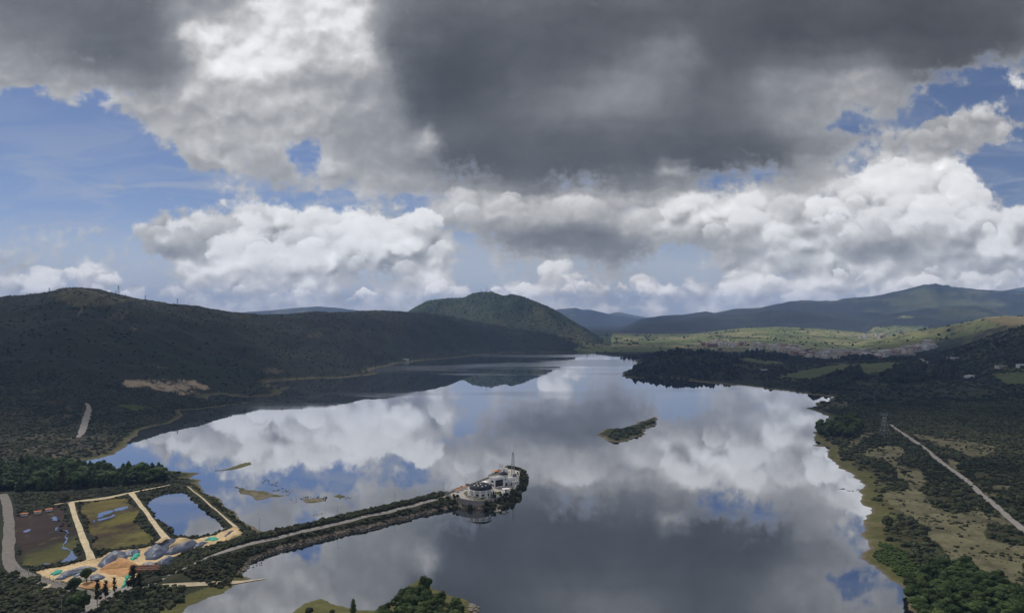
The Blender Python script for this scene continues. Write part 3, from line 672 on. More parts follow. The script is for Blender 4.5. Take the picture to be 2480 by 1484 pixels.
# ------------------------------------------------------------------ ground
FOREST = np.array([.020,.025,.017]); SCRUB = np.array([.034,.038,.022]); PASTURE = np.array([.105,.125,.045]); DRY = np.array([.19,.155,.09])
SAND = np.array([.62,.46,.26]); MUD = np.array([.045,.032,.026]); SHOREC = np.array([.20,.165,.115]); OLIVE = np.array([.100,.098,.036]); ROCKY = np.array([.24,.19,.13])
def lay(c, k, rgb): return c*(1-k[:, None])+np.asarray(rgb)*k[:, None]
PXV = X1/Y1*FPX+CX; PYV = YH-(TZ-CAMZ)/Y1*FPX      # where each ground point shows
def pmask(poly, soft=0.0, ymin=0, ymax=1e9, jit=6.0, seed=0):
    jx = jit*fbm(X1, Y1, 25+Y1.mean()*0, 3); jy = jit*.5*fbm(X1+999, Y1, 25, 3)
    m = np.zeros(X1.shape, bool)
    s = (Y1 > ymin) & (Y1 < ymax)
    m[s] = in_poly((PXV+jx)[s], (PYV+jy)[s], poly)
    return m.astype(float)
def make_ground():
    n1 = fbm(X1, Y1, 220, 5, .6); n2 = fbm(X1+500, Y1, 40, 4, .6); n3 = fbm(X1, Y1+900, 700, 4, .55)
    n4 = fbm(X1, Y1, 9, 3, .6)
    c = np.tile(SCRUB, (len(X1), 1))*(1+.25*n2[:, None])
    c = lay(c, sstep(n1, -.25, .35)*.8, FOREST)
    c = lay(c, sstep(n1+n2*.6, .18, .5)*.35, [.075,.06,.04])
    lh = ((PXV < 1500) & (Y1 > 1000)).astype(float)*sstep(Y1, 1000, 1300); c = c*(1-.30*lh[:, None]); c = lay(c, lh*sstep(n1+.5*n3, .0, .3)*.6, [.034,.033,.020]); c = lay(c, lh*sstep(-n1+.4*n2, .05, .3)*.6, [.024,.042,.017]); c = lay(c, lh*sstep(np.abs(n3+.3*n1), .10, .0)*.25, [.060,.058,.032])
    far = Y1 > 2450
    # open country beyond the lake: fields, their colour raised to stand for sunlight
    cell = fbm(np.round(X1/140)*140+.5*X1, np.round(Y1/200)*200, 300, 3)
    valley = (PXV > 1395+55*n1+25*n2) & far & (Y1 < 5200+900*n3)
    c = np.where(valley[:, None], lay(lay(c, np.full(len(X1), .8), PASTURE*np.array([1.6,1.5,1.6])), sstep(cell, 0, .35)*.6, [.27,.25,.12]), c)
    qx = (X1*.94+Y1*.34+60*n2)/120; qy = (Y1*.94-X1*.34+90*n1)/230; ci = np.floor(qx)*7.13+np.floor(qy)*3.71
    hs = np.mod(np.sin(ci*12.9898)*43758.5453, 1.0)
    fcol = np.array([[.155,.185,.065],[.21,.20,.10],[.085,.115,.04],[.30,.27,.15],[.13,.155,.06],[.18,.20,.085]])[np.clip((hs*6).astype(int), 0, 5)]
    hedge = ((np.mod(qx, 1) < .06) | (np.mod(qy, 1) < .035)) & (np.mod(hs*17, 1) > .35)
    c = np.where(valley[:, None], c*.35+.65*fcol*1.25, c); c = np.where((valley & hedge)[:, None], FOREST*1.3, c)
    c = np.where(valley[:, None], lay(c, sstep(n2+n1*.7, .2, .36)*.85, FOREST*1.2), c)
    mts = (Y1 >= 5200+900*n3)
    pm = sstep(fbm(X1, Y1, 1100, 5, .6), .02, .22)*sstep(TZ+60*n1, 60, 260)
    dome = (PXV < 1480) & (Y1 > 2950) & (Y1 < 5200); c = np.where(dome[:, None], np.array([.038,.054,.022])*(1+.45*n1+.2*n2)[:, None], c)
    c = np.where(mts[:, None], lay(np.tile([.028,.032,.031], (len(X1), 1)), pm*.75, PASTURE*np.array([1.2,1.1,1.4]))*(1+.7*fbm(X1, Y1, 380, 4, .6, True)[:, None]), c)
    # left hill: bare crown and thin patches
    k = pmask([(118,716),(150,702),(190,700),(240,706),(275,718),(310,728),(270,738),(210,742),(150,733)], ymin=1200, ymax=2200, jit=8)
    c = lay(c, k*np.clip(.75+n2, 0, 1), [.10,.095,.045])
    k = pmask([(258,766),(290,750),(318,752),(300,772),(262,776)], ymin=900, ymax=2200, jit=14); c = lay(c, k*.6, [.11,.09,.045])
    k = pmask([(188,762),(196,748),(202,742),(198,755),(188,768)], ymin=900, ymax=2200, jit=3); c = lay(c, k*.6, [.16,.15,.10])
    for q, w in (([(740,812),(775,805),(782,810),(778,816),(742,816)], .5), ([(318,790),(332,795),(328,801),(316,797)], .6), ([(372,883),(410,891),(408,897),(374,890)], .4), ([(617,902),(640,893),(665,890),(690,899),(668,906),(640,900)], .5)):
        c = lay(c, pmask(q, ymin=800, ymax=2600, jit=6)*w*np.clip(.7+2*n2, 0, 1), [.17,.14,.09])
    # the cut bank
    k = pmask([(283,930),(305,918),(345,919),(420,918),(470,921),(490,930),(512,940),(535,948),(528,957),(500,962),(470,957),(440,956),(415,948),(385,945),(355,935),(315,938)], ymin=800, ymax=1500, jit=9)
    c = lay(c, k*np.clip(.42+3.0*n2+2.2*n4, 0, 1), [.44,.34,.23])
    # the domed hill: sunlight on the spurs put into the ground colour
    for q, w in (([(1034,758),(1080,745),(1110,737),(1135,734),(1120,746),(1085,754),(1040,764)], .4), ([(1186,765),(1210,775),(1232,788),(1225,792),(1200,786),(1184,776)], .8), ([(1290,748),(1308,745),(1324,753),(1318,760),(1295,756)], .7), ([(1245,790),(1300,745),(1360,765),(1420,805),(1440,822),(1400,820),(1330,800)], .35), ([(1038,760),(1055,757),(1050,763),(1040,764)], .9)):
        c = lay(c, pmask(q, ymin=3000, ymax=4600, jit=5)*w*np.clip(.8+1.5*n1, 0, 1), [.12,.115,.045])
    k = pmask([(1350,812),(1400,812),(1440,826),(1470,836),(1440,840),(1390,830)], ymin=2300, ymax=4200, jit=6); c = lay(c, k*np.clip(.5+1.5*n2, 0, 1), [.17,.155,.07])
    # meadow by the left shore
    k = pmask([(282,981),(320,979),(358,983),(345,993),(318,992)], ymin=600, ymax=1200, jit=5); c = lay(c, k, [.07,.085,.022])
    k = pmask([(-20,1040),(100,1045),(250,1060),(300,1085),(150,1118),(-20,1110)], ymin=500, ymax=900, jit=18); c = lay(c, k*np.clip(.3+1.6*n2, 0, .8), [.12,.095,.07])
    k = pmask([(0,935),(80,938),(160,960),(180,1010),(60,1040),(-40,1030)], ymin=500, ymax=1400, jit=18); c = lay(c, k*np.clip(.25+1.2*n2, 0, .6), [.095,.075,.045])
    # right: mid pasture
    k = pmask([(1884,911),(1960,894),(2021,884),(2142,878),(2225,874),(2240,885),(2225,900),(2140,902),(2050,908),(1960,918),(1900,922)], ymin=1100, ymax=2000, jit=5); c = lay(c, k, [.105,.125,.05])
    for q in ([(1750,860),(1860,868),(1900,880),(1840,882),(1790,872)], [(2400,905),(2480,900),(2520,930),(2440,930)], [(2420,892),(2480,890),(2600,905),(2480,902)]):
        c = lay(c, pmask(q, ymin=1000, ymax=2100, jit=5), [.12,.14,.055])
    k = pmask([(2120,835),(2180,822),(2240,818),(2222,832),(2160,845),(2110,848)], ymin=1900, ymax=3200, jit=5); c = lay(c, k, [.17,.185,.075])
    k = pmask([(2380,772),(2440,767),(2560,772),(2560,800),(2440,790)], ymin=1900, ymax=3200, jit=5); c = lay(c, k, [.24,.19,.095])
    k = pmask([(2310,820),(2400,795),(2480,785),(2480,800),(2390,822),(2330,838)], ymin=1700, ymax=3200, jit=8); c = lay(c, k*np.clip(.5+2*n2, 0, 1), [.13,.125,.055])
    # right: dry openings between the scrub
    right = (PXV > 1900) & (Y1 < 1000) & (SD > 0)
    open_ = np.zeros(len(X1))
    for q in OPENINGS: open_ = np.maximum(open_, pmask(q, ymin=250, ymax=1000, jit=16))
    c = np.where(right[:, None], lay(np.tile([.052,.050,.026], (len(X1), 1)), open_*np.clip(.8+.9*n4+.5*n2, .15, 1), DRY*np.array([.86,.96,.98])), c)
    c = np.where(right[:, None], lay(c, open_*sstep(n2+n4*.5, .08, .4)*.5, [.10,.10,.045]), c)
    rm = ((PXV > 1500) & (Y1 > 950) & (Y1 < 2450))*sstep(n1-.4*n2, .02, .22); c = lay(c, rm*.8, [.070,.080,.034])
    # margins of the lake
    w = np.where(IS > 0, 5, np.where((PXV > 1950) & (Y1 < 800), 16+10*n2, np.where(Y1 > 1000, 16, 7)))
    k = (SD > 0)*(1-sstep(SD+6*n4+5*n2, w*.5, w*1.2))*(Y1 < 3000)
    c = lay(c, k*.9, OLIVE); c = lay(c, k*sstep(n2-n4, .05, .35)*.6, [.15,.125,.07]); c = lay(c, k*sstep(n4+n2, .15, .45)*.6, [.055,.065,.025])
    k = (SD > 0)*(1-sstep(SD+1.2*n4, .9, 2.2+Y1*.0012))*(Y1 < 3000); c = lay(c, k*.75, SHOREC*.8)
    iso = np.isin(IS, (1, 3, 6)); c = np.where(iso[:, None], lay(np.tile(OLIVE*1.05, (len(X1), 1)), sstep(n4, -.1, .5)*.4, [.16,.15,.06]), c)
    c = np.where((IS == 2)[:, None], lay(np.tile([.045,.05,.022], (len(X1), 1)), (1-sstep(SD, 1, 4))*.8, SHOREC), c)
    c = np.where(np.isin(IS, (4, 5))[:, None], lay(np.tile([.17,.145,.10], (len(X1), 1)), sstep(n4+n2, -.12, .2)*.85, [.085,.08,.03]), c)
    lb = pmask([(430,1490),(560,1436),(600,1404),(560,1400),(480,1428),(400,1460),(330,1500)], ymin=200, ymax=420, jit=6)*(SD > 0); c = lay(c, lb*.9, OLIVE*1.05)
    lb = pmask([(545,1395),(605,1350),(610,1365),(590,1395)], ymin=250, ymax=420, jit=8)*(SD > 0); c = lay(c, lb*.8, OLIVE*.9)
    # causeway: stone bank on the near side, scrub above
    cw = (inside(X1, Y1, CAUSEWAY) & (SD > 0)).astype(float)
    c = lay(c, cw, [.045,.047,.026]); c = lay(c, cw*(1-sstep(SD+1.0*n4, 1.6, 2.9)), ROCKY*.95)
    c = lay(c, cw*(1-sstep(SD+.5*n4, .5, 1.6)), [.08,.065,.05])
    pf = inside(X1, Y1, PLATFORM).astype(float); c = lay(c, pf, [.40,.37,.33])
    # yard and basins
    b = inside(X1, Y1, YARD).astype(float); c = lay(c, b, SAND); c = lay(c, b*sstep(n4+n2, .1, .5)*.5, [.62,.40,.20])
    c = lay(c, b*sstep(n4-n2, .1, .4)*.45, [.48,.37,.23]); c = lay(c, b*sstep(np.abs(fbm(X1*.55+Y1*.83, Y1*.2-X1*.3, 7, 2)), .0, .08)*0+b*(1-sstep(np.abs(fbm(X1+50, Y1*2.2, 22, 3)), .0, .07))*.35, [.42,.31,.18])
    for p, base, spots in ((POND1, [.036,.028,.021], [(c4(480,940), 26, [.062,.07,.026]), (c4(330,1040), 20, [.10,.09,.03]), (c4(230,700), 90, [.05,.033,.03]), (c4(620,890), 18, [.085,.085,.03])]), (POND2, [.085,.072,.034], [(c4(960,770), 95, [.052,.034,.024]), (c4(880,860), 45, [.060,.045,.028]), (c4(1090,640), 30, [.14,.125,.03]), (c4(900,540), 40, [.14,.115,.035]), (c4(1250,800), 44, [.13,.12,.035])])):
        m = inside(X1, Y1, p).astype(float); c = lay(c, m, base)
        for (sx, sy), r, col in spots:
            gx_, gy_ = gnd(sx, sy, 1.4); dd = np.hypot((X1-gx_)*1.3, (Y1-gy_)*.55)
            c = lay(c, m*(1-sstep(dd+22*n2+10*n4, r*.12, r*.7)), col)
    for p in (POND1, POND2): c = lay(c, inside(X1, Y1, p)*sstep(n4+.6*n2, .12, .4)*.55, [.040,.032,.022]); c = lay(c, inside(X1, Y1, p)*sstep(-n4+.4*n2, .22, .45)*.4, [.15,.13,.055])
    m = inside(X1, Y1, POND3).astype(float); c = lay(c, m, [.05,.04,.03])
    c = np.where((SD <= 0)[:, None], np.array([.06,.055,.04]), c)
    c *= (1+.10*n4[:, None])
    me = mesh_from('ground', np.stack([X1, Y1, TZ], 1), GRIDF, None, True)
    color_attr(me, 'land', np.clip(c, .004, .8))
    m, T, b = material('ground')
    at = T.new('ShaderNodeVertexColor'); at.layer_name = 'land'
    tc = T.new('ShaderNodeTexCoord').outputs['Object']
    n = T.noise(tc, .9, 4.0, .65); nb = T.noise(tc, .06, 5.0, .65)
    k = T.mul(T.step(n, .25, .75, .72, 1.28, 'LINEAR'), T.step(nb, .25, .75, .70, 1.30, 'LINEAR'))
    T.L.new(T.v('SCALE', at.outputs[0], scale=k), b.inputs['Base Color']); b.inputs['Roughness'].default_value = .95; b.inputs['Specular IOR Level'].default_value = .1
    bn = T.new('ShaderNodeBump'); bn.inputs['Strength'].default_value = .45; bn.inputs['Distance'].default_value = 2.0
    T.L.new(T.noise(tc, .11, 6.0, .68), bn.inputs['Height']); T.L.new(bn.outputs[0], b.inputs['Normal'])
    me.materials.append(m)
    add_obj('ground', me, kind='structure')
OPENINGS = [
 crop(c6, [1030,90,1100,40,1250,10,1420,20,1440,80,1380,160,1420,250,1560,200,1640,330,1540,420,1430,330,1330,200,1260,120]),
 crop(c6, [1280,400,1450,390,1620,420,1640,500,1700,560,1880,600,2060,560,2200,620,2440,690,2300,700,2150,700,2140,820,2330,860,2480,880,2480,1290,2400,1240,2230,1230,2150,1170,2000,1090,1830,1060,1800,960,1740,880,1640,820,1620,730,1500,650,1380,580,1280,500,1230,440]),
 crop(c6, [1720,0,2200,0,2240,40,2160,95,2020,100,1960,90,1900,60]),
 crop(c6, [1790,120,1930,150,1900,230,1840,200]), crop(c6, [2100,410,2260,420,2230,470,2130,450]), crop(c6, [2170,330,2380,360,2380,400,2230,400]),
 crop(c6, [2300,560,2400,620,2300,640,2250,600]),
 crop(c3, [1640,1120,1700,1140,1860,1170,2040,1180,2220,1230,2260,1270,2100,1320,1960,1260,1780,1200,1650,1170]),
 crop(c3, [1280,1270,1420,1230,1560,1230,1600,1290,1560,1360,1700,1400,1650,1430,1500,1370,1400,1320]),
 crop(c3, [1300,1140,1390,1120,1380,1160,1240,1240,1180,1230]), crop(c3, [1080,900,1180,900,1200,960,1080,950,1000,970]),
]
_i = np.arange(len(TY)-1)[:, None]*len(TU)+np.arange(len(TU)-1)[None, :]
GRIDF = np.stack([_i, _i+1, _i+1+len(TU), _i+len(TU)], -1).reshape(-1, 4)
make_ground()

# ------------------------------------------------------------------ water
def water_material(name, ruffle=True, deep=(.012,.017,.022), refl=.96):
    m, T, b = material(name)
    out = [n for n in m.node_tree.nodes if n.type == 'OUTPUT_MATERIAL'][0]
    tc = T.new('ShaderNodeTexCoord').outputs['Object']
    b.inputs['Base Color'].default_value = (*deep, 1); b.inputs['Roughness'].default_value = .5; b.inputs['Specular IOR Level'].default_value = 0
    gl = T.new('ShaderNodeBsdfGlossy'); gl.distribution = 'GGX'
    gl.inputs['Color'].default_value = (refl*.97, refl*.99, refl*1.02, 1)
    fr = T.new('ShaderNodeLayerWeight'); fr.inputs['Blend'].default_value = .5
    # calm water with faint, long swell; wind-ruffled lanes far out are less sharp
    h = T.noise(T.v('MULTIPLY', tc, (.05, .12, 1)), 1.0, 4.0, .55)
    bn = T.new('ShaderNodeBump'); bn.inputs['Strength'].default_value = .004 if ruffle else .004; bn.inputs['Distance'].default_value = 1.0
    T.L.new(h, bn.inputs['Height'])
    if ruffle:
        x, y, z = T.sep(tc)
        lane = T.noise(T.v('MULTIPLY', tc, (.0011, .0042, 1)), 1.0, 4.0, .55, dist=.4)
        k = T.mul(T.step(lane, .47, .60), T.step(y, 600, 1500))
        T.L.new(T.mad(k, .15, .004), gl.inputs['Roughness'])
    else: gl.inputs['Roughness'].default_value = .02
    T.L.new(bn.outputs[0], gl.inputs['Normal']); T.L.new(bn.outputs[0], fr.inputs['Normal'])
    fac = T.mad(T.m('POWER', fr.outputs['Facing'], 2.0), .56, .37)
    mx = T.new('ShaderNodeMixShader'); T.L.new(fac, mx.inputs[0]); T.L.new(b.outputs[0], mx.inputs[1]); T.L.new(gl.outputs[0], mx.inputs[2])
    T.L.new(mx.outputs[0], out.inputs[0])
    return m
M_WATER = water_material('lake_water')
M_POND = water_material('pond_water', False, (.02,.02,.02))
def sheet(name, poly, z, mat, **props):
    v = [(float(x), float(y), 0.0) for x, y in poly]
    bm = bmesh.new(); f = bm.faces.new([bm.verts.new(p) for p in v]); bmesh.ops.triangulate(bm, faces=[f])
    me = bpy.data.meshes.new(name); bm.to_mesh(me); bm.free(); me.materials.append(mat)
    if me.polygons and me.polygons[0].normal.z < 0: me.flip_normals()
    return add_obj(name, me, loc=(0, 0, z), **props)
sheet('lake_water', [(-2200,40),(2200,40),(2200,3000),(-2200,3000)], 0.0, M_WATER, kind='structure')
def grown(poly, r):
    p = np.asarray(poly); c = p.mean(0); return c+(p-c)*(1+r)
sheet('pond_water', grown(POND3, .06), 1.45, M_POND, kind='structure')
PUDDLES = [
 crop(c4, [210,750,240,738,275,735,270,750,235,765,210,765]),
 crop(c4, [440,640,475,622,500,640,560,670,580,690,560,705,520,715,490,745,540,742,590,745,605,765,575,800,590,830,560,880,600,910,650,930,680,985,620,1020,500,1050,440,1065,400,1050,340,1075,310,1085,320,1055,400,1035,480,1045,540,1020,580,985,620,930,590,915,550,890,552,870,580,830,565,800,590,765,560,752,490,752,480,745,520,708,560,690,520,672,460,660]),
 crop(c4, [862,600,930,578,985,566,978,590,940,606,905,628,862,640]), crop(c4, [1000,560,1080,540,1128,537,1122,553,1070,572,1020,580]), crop(c4, [850,655,900,640,960,628,1000,606,985,630,930,648,860,668]),
 crop(c4, [1210,665,1235,670,1240,695,1215,690]), crop(c4, [825,655,835,660,830,680,820,675]),
]
for k, p in enumerate(PUDDLES):
    sheet('puddle_water', ragged(gnds(p, 1.6), 3, .15 if k != 1 else .09, 40+k), 1.62, M_POND, kind='structure')

# ------------------------------------------------------------------ roads and paths laid on the ground
def ribbon(name, pts, width, mat, lift=.14, wob=.08, zpx=2.6, **props):
    """pts: view pixels along the middle, width in metres (number or list)"""
    g = np.array([gnd(px, py, zpx) if not isinstance(zpx, str) else hit(px, py)[:2] for px, py in pts])
    L = np.concatenate([[0], np.cumsum(np.hypot(*np.diff(g, axis=0).T))])
    n = max(8, int(L[-1]/2.5)); t = np.linspace(0, L[-1], n)
    cx, cy = np.interp(t, L, g[:, 0]), np.interp(t, L, g[:, 1])
    for _ in range(6):
        cx[1:-1] = (cx[:-2]+2*cx[1:-1]+cx[2:])/4; cy[1:-1] = (cy[:-2]+2*cy[1:-1]+cy[2:])/4
    w = np.interp(t, np.linspace(0, L[-1], len(width)), width) if isinstance(width, (list, tuple)) else np.full(n, width)
    dx, dy = np.gradient(cx), np.gradient(cy); l = np.hypot(dx, dy)+1e-9; nx, ny = -dy/l, dx/l
    r = np.random.default_rng(len(pts)+n); K = 5
    V = []
    for k in range(K):
        s = (k/(K-1)-.5)
        j = 1+wob*np.convolve(r.normal(0, 1, n+4), np.ones(5)/5, 'valid')[:n]*(abs(s) > .4)*2
        x, y = cx+nx*w*s*j, cy+ny*w*s*j
        V.append(np.stack([x, y, np.maximum(ground_z(x, y), -.05)+lift+.03*(1-abs(2*s))], 1))
    V = np.stack(V, 1).reshape(-1, 3)
    i = np.arange(n-1)[:, None]*K+np.arange(K-1)[None, :]
    F = np.stack([i, i+1, i+1+K, i+K], -1).reshape(-1, 4)
    return add_obj(name, mesh_from(name, V, F, mat, True), **props)
M_ASPH = plain('weathered_asphalt', (.19,.17,.15), .9, .2, .35)
M_GRAVEL = plain('grey_gravel', (.30,.275,.25), .95, .22, .5)
M_SANDP = plain('pale_sand_track', (.58,.48,.31), .95, .22, .3, bump=.3)
M_TAN = plain('tan_track', (.55,.45,.30), .95, .2, .3)
ST = dict(kind='structure')
ribbon('road', crop(c4, [30,430,48,490,68,560,80,680,78,850,74,960,84,1040,118,1090,180,1130,300,1170,440,1215,600,1252,720,1285,810,1320,860,1345]), [4.5,5,5,5.2,5.4,5.4,5.6,5.6,5.2], M_ASPH, **ST)
ribbon('road', crop(c4, [690,1500,740,1440,800,1395,850,1350,900,1315,980,1290,1060,1270,1150,1240]), [5,6,8,9,7,6,5], M_GRAVEL, **ST)
ribbon('road', crop(c4, [1150,1245,1230,1215,1290,1190,1390,1140,1500,1098,1640,1040,1800,985,1950,930,2100,878,2250,835,2440,792])+crop(c5, [400,793,600,745,830,690,1100,628,1360,570,1600,510,1780,465,1900,438]), 3.0, M_GRAVEL, zpx=5.0, **ST)
ribbon('path', crop(c4, [1370,1268,1500,1252,1640,1235,1800,1218,1980,1188,2150,1165,2240,1152,2330,1140]), [2.2,2.6,3,3,3,2.8,1.6,.4], M_TAN, zpx=1.6, lift=.22, **ST)
ribbon('path', crop(c4, [475,523,560,512,620,500,760,483,900,463,1040,440,1140,420,1240,400,1320,385,1420,368,1490,350]), [1.2,2.6,3.2,3,3,3,3.2,3,2.6,2,1], M_SANDP, **ST)
ribbon('path', crop(c4, [618,498,628,530,645,590,670,660,700,740,730,820,765,910,785,960,800,1005]), [4,3,2.8,2.8,2.9,3,3.2,4], M_SANDP, **ST)
ribbon('path', crop(c4, [1148,420,1175,455,1230,525,1290,600,1350,690,1410,770,1470,838]), [3.6,2.8,2.6,2.6,2.6,3,4], M_SANDP, **ST)
ribbon('path', crop(c4, [1640,352,1720,415,1800,485,1900,570,1990,645,2065,712]), [1,1.2,1.3,1.3,1.4,2.5], M_TAN, **ST)
ribbon('path', crop(c4, [260,1305,330,1280,400,1245,440,1222]), [1,3,4,4], M_TAN, **ST)
ribbon('road', crop(c1, [620,920,640,935,645,970,630,1020,610,1080,590,1140,565,1170]), [3,7,8,8,7,7,4], M_GRAVEL, zpx='hit', lift=.4, **ST)
ribbon('road', crop(c3, [1480,1040,1500,1070,1560,1120,1700,1210,1800,1290,1900,1370,2000,1440,2080,1500])+crop(c6, [2100,430,2200,510,2300,600,2400,680,2520,790,2700,960]), [2.5,4,4.2,4.2,4.2,4.2,4.2,4.4], M_GRAVEL, zpx='hit', lift=.35, **ST)
ribbon('path', crop(c3, [0,742,250,766,500,792,760,822,1000,850,1170,868]), [3,3,3,3], M_TAN, zpx=3.0, **ST)
ribbon('road', [c3(1700,590),c3(1740,610),c3(1780,635),c3(1800,648)], [8,12,12,8], M_GRAVEL, zpx='hit', lift=1.0, **ST)

# ------------------------------------------------------------------ plants
def ico(sub):
    bm = bmesh.new(); bmesh.ops.create_icosphere(bm, subdivisions=sub, radius=1.0)
    v = np.array([p.co[:] for p in bm.verts]); f = np.array([[q.index for q in p.verts] for p in bm.faces]); bm.free(); return v, f
ICO = {k: ico(k) for k in (1, 2, 3)}
class Soup:
    """triangles with a tone per vertex (natural leaf colour variation)"""
    def __init__(s): s.V = []; s.F = []; s.T = []; s.n = 0
    def add(s, v, f, t):
        s.V.append(v); s.F.append(np.asarray(f)+s.n); s.T.append(np.broadcast_to(t, (len(v),)).astype(float)); s.n += len(v)
    def done(s): return np.concatenate(s.V), np.concatenate(s.F), np.concatenate(s.T)
def lump(so, r, c, rad, sub=2, rough=.22, tone=1.0):
    v, f = ICO[sub]; k = 1+rough*r.normal(0, 1, len(v))
    w = v*k[:, None]*np.asarray(rad)+np.asarray(c)
    so.add(w, f, tone*(1+.10*r.normal(0, 1, len(v))))
def leaves(so, r, c, rad, n, size, tone=1.0, shell=.75):
    d = r.normal(0, 1, (n, 3)); d /= np.linalg.norm(d, axis=1)[:, None]; d[:, 2] = np.where(d[:, 2] < -.4, -d[:, 2], d[:, 2])
    p = np.asarray(c)+d*np.asarray(rad)*(shell+(1.12-shell)*r.random(n)**.7)[:, None]
    a = r.normal(0, 1, (n, 3)); a -= d*(a*d).sum(1)[:, None]*.6; a /= np.linalg.norm(a, axis=1)[:, None]
    b = np.cross(d, a)+.35*r.normal(0, 1, (n, 3)); b /= np.linalg.norm(b, axis=1)[:, None]
    s = size*(.6+.8*r.random(n))[:, None]
    q = np.stack([p-a*s*.6, p-b*s*.35, p+a*s*.7, p+b*s*.4], 1).reshape(-1, 3)
    i = np.arange(n)[:, None]*4
    so.add(q, np.concatenate([i+np.array([[0, 1, 2]]), i+np.array([[0, 2, 3]])]), np.repeat(tone*(1+.22*r.normal(0, 1, n)), 4))
def tube(so, pts, rads, k=6, tone=1.0):
    pts = np.asarray(pts, float); V = []
    for p, q in zip(pts, rads):
        a = np.arange(k)*2*np.pi/k; V.append(np.stack([p[0]+q*np.cos(a), p[1]+q*np.sin(a), np.full(k, p[2])], 1))
    F = []
    for i in range(len(pts)-1):
        for j in range(k):
            a, b = i*k+j, i*k+(j+1) % k; F += [[a, b, b+k], [a, b+k, a+k]]
    so.add(np.concatenate(V), np.array(F), tone)
def bush_proto(seed, n=6, nl=70, h=.85, sub=2):
    r = np.random.default_rng(seed); so = Soup()
    for i in range(n):
        a = r.random()*6.28; q = .62*r.random()**.6; s = (.36+.24*r.random())*(1-.25*q)
        c = (q*math.cos(a), q*math.sin(a), h*(.28+.34*r.random()*(1-.6*q)))
        t = 1+.22*r.normal()
        lump(so, r, c, (s, s, s*.85), sub, .13, t); leaves(so, r, c, (s*1.05, s*1.05, s*.95), nl//n, .17, t)
    for i in range(3):
        a = i*2.1+r.random(); tube(so, [(0, 0, -.25), (.18*math.cos(a), .18*math.sin(a), .3)], [.05, .03], 4, .6)
    return so.done()
def bush_far(seed, n=3):
    r = np.random.default_rng(seed); so = Soup()
    for i in range(n):
        a = r.random()*6.28; q = .45*r.random() if i else 0; s = .5+.25*r.random()
        lump(so, r, (q*math.cos(a), q*math.sin(a), .35+.2*r.random()), (s, s, s*.85), 1, .17, 1+.2*r.normal())
    return so.done()
def dot_far(seed):
    r = np.random.default_rng(seed); so = Soup(); v, f = ICO[1]; m = v[:, 2] > -.6
    lump(so, r, (0, 0, .35), (.8, .8, .75), 1, .22, 1); return so.done()
def tree_protos(seed, kind):
    """trunk with limbs, and crown, unit height"""
    r = np.random.default_rng(seed); tr = Soup(); cr = Soup()
    if kind == 'pine':
        tube(tr, [(0, 0, -.1), (0, 0, .45), (.005, 0, .95)], [.022, .016, .004], 6)
        z = .16; k = 0
        while z < .97:
            w = .25*(1-((z-.1)/.9)**2.0)**.8+.02; m = int(7+5*(1-z))
            for j in range(m):
                a = j*6.283/m+k*1.1+.35*r.normal(); l = w*(.75+.45*r.random()); dz = -.25*l+.03*r.normal()
                d = np.array([math.cos(a), math.sin(a), 0]); s = np.array([-d[1], d[0], 0])*l*(.42+.2*r.random())
                b = np.array([0, 0, z]); t = 1+.18*r.normal()
                P = [b+d*l*.1, b+d*l*.55+s+[0, 0, dz*.3+.02], b+d*l*1.05+[0, 0, dz], b+d*l*.55-s+[0, 0, dz*.3+.015], b+d*l*.5+[0, 0, .045]]
                cr.add(np.array(P), np.array([[0, 1, 4], [1, 2, 4], [2, 3, 4], [3, 0, 4]]), t)
            z += .062; k += 1
        lump(cr, r, (0, 0, .42), (.13, .13, .3), 2, .2, .95)
    elif kind == 'gum':                 # tall, thin, clumped crown
        tube(tr, [(0, 0, -.05), (.01, 0, .4), (.02, .01, .75), (.015, .0, .96)], [.020, .015, .010, .003], 6)
        for i in range(13):
            z = .3+.68*i/12; a = i*2.4+r.random(); q = (.03+.11*r.random())*(1.25-z); c = (.015+q*math.cos(a), q*math.sin(a), z+.02*r.normal())
            tube(tr, [(.012, 0, z-.08), c], [.006, .002], 4)
            s = .05+.045*r.random()*(1.3-z); t = 1+.2*r.normal()
            lump(cr, r, c, (s*.8, s*.8, s), 1, .25, t); leaves(cr, r, c, (s*1.5, s*1.5, s*1.5), 26, .045, t, .4)
    elif kind == 'cypress':
        tube(tr, [(0, 0, -.05), (0, 0, .3), (0, 0, .9)], [.03, .022, .004], 6)
        for i in range(16):
            z = .1+.85*i/15; w = .19*(1-z)**.55*min(1, z*5)+.02; a = i*2.4; c = (.35*w*math.cos(a), .35*w*math.sin(a), z); t = 1+.15*r.normal()
            lump(cr, r, c, (w*.8, w*.8, .085), 1, .18, t); leaves(cr, r, c, (w, w, .1), 22, .05, t)
    else:                               # round-headed broadleaf
        tube(tr, [(0, 0, -.08), (.01, .01, .25), (.02, 0, .5)], [.035, .026, .014], 7)
        for i in range(12):
            a = i*2.4+.4*r.normal(); el = r.random(); q = .30*math.sqrt(1-el*.75)*(.5+.6*r.random()); c = (q*math.cos(a), q*math.sin(a), .42+.42*el*(.75+.35*r.random()))
            tube(tr, [(.015, 0, .3), (c[0]*.8, c[1]*.8, c[2]-.06)], [.012, .004], 4)
            s = .13+.07*r.random(); t = 1+.2*r.normal()
            lump(cr, r, c, (s, s, s*.85), 2, .14, t); leaves(cr, r, c, (s*1.12, s*1.12, s), 60, .055, t, .7)
    return tr.done(), cr.done()
def soup_mesh(name, pr, mat, smooth=False):
    v, f, t = pr; me = mesh_from(name, v, f, mat, smooth)
    color_attr(me, 'tone', np.repeat(t[:, None], 3, 1)); return me
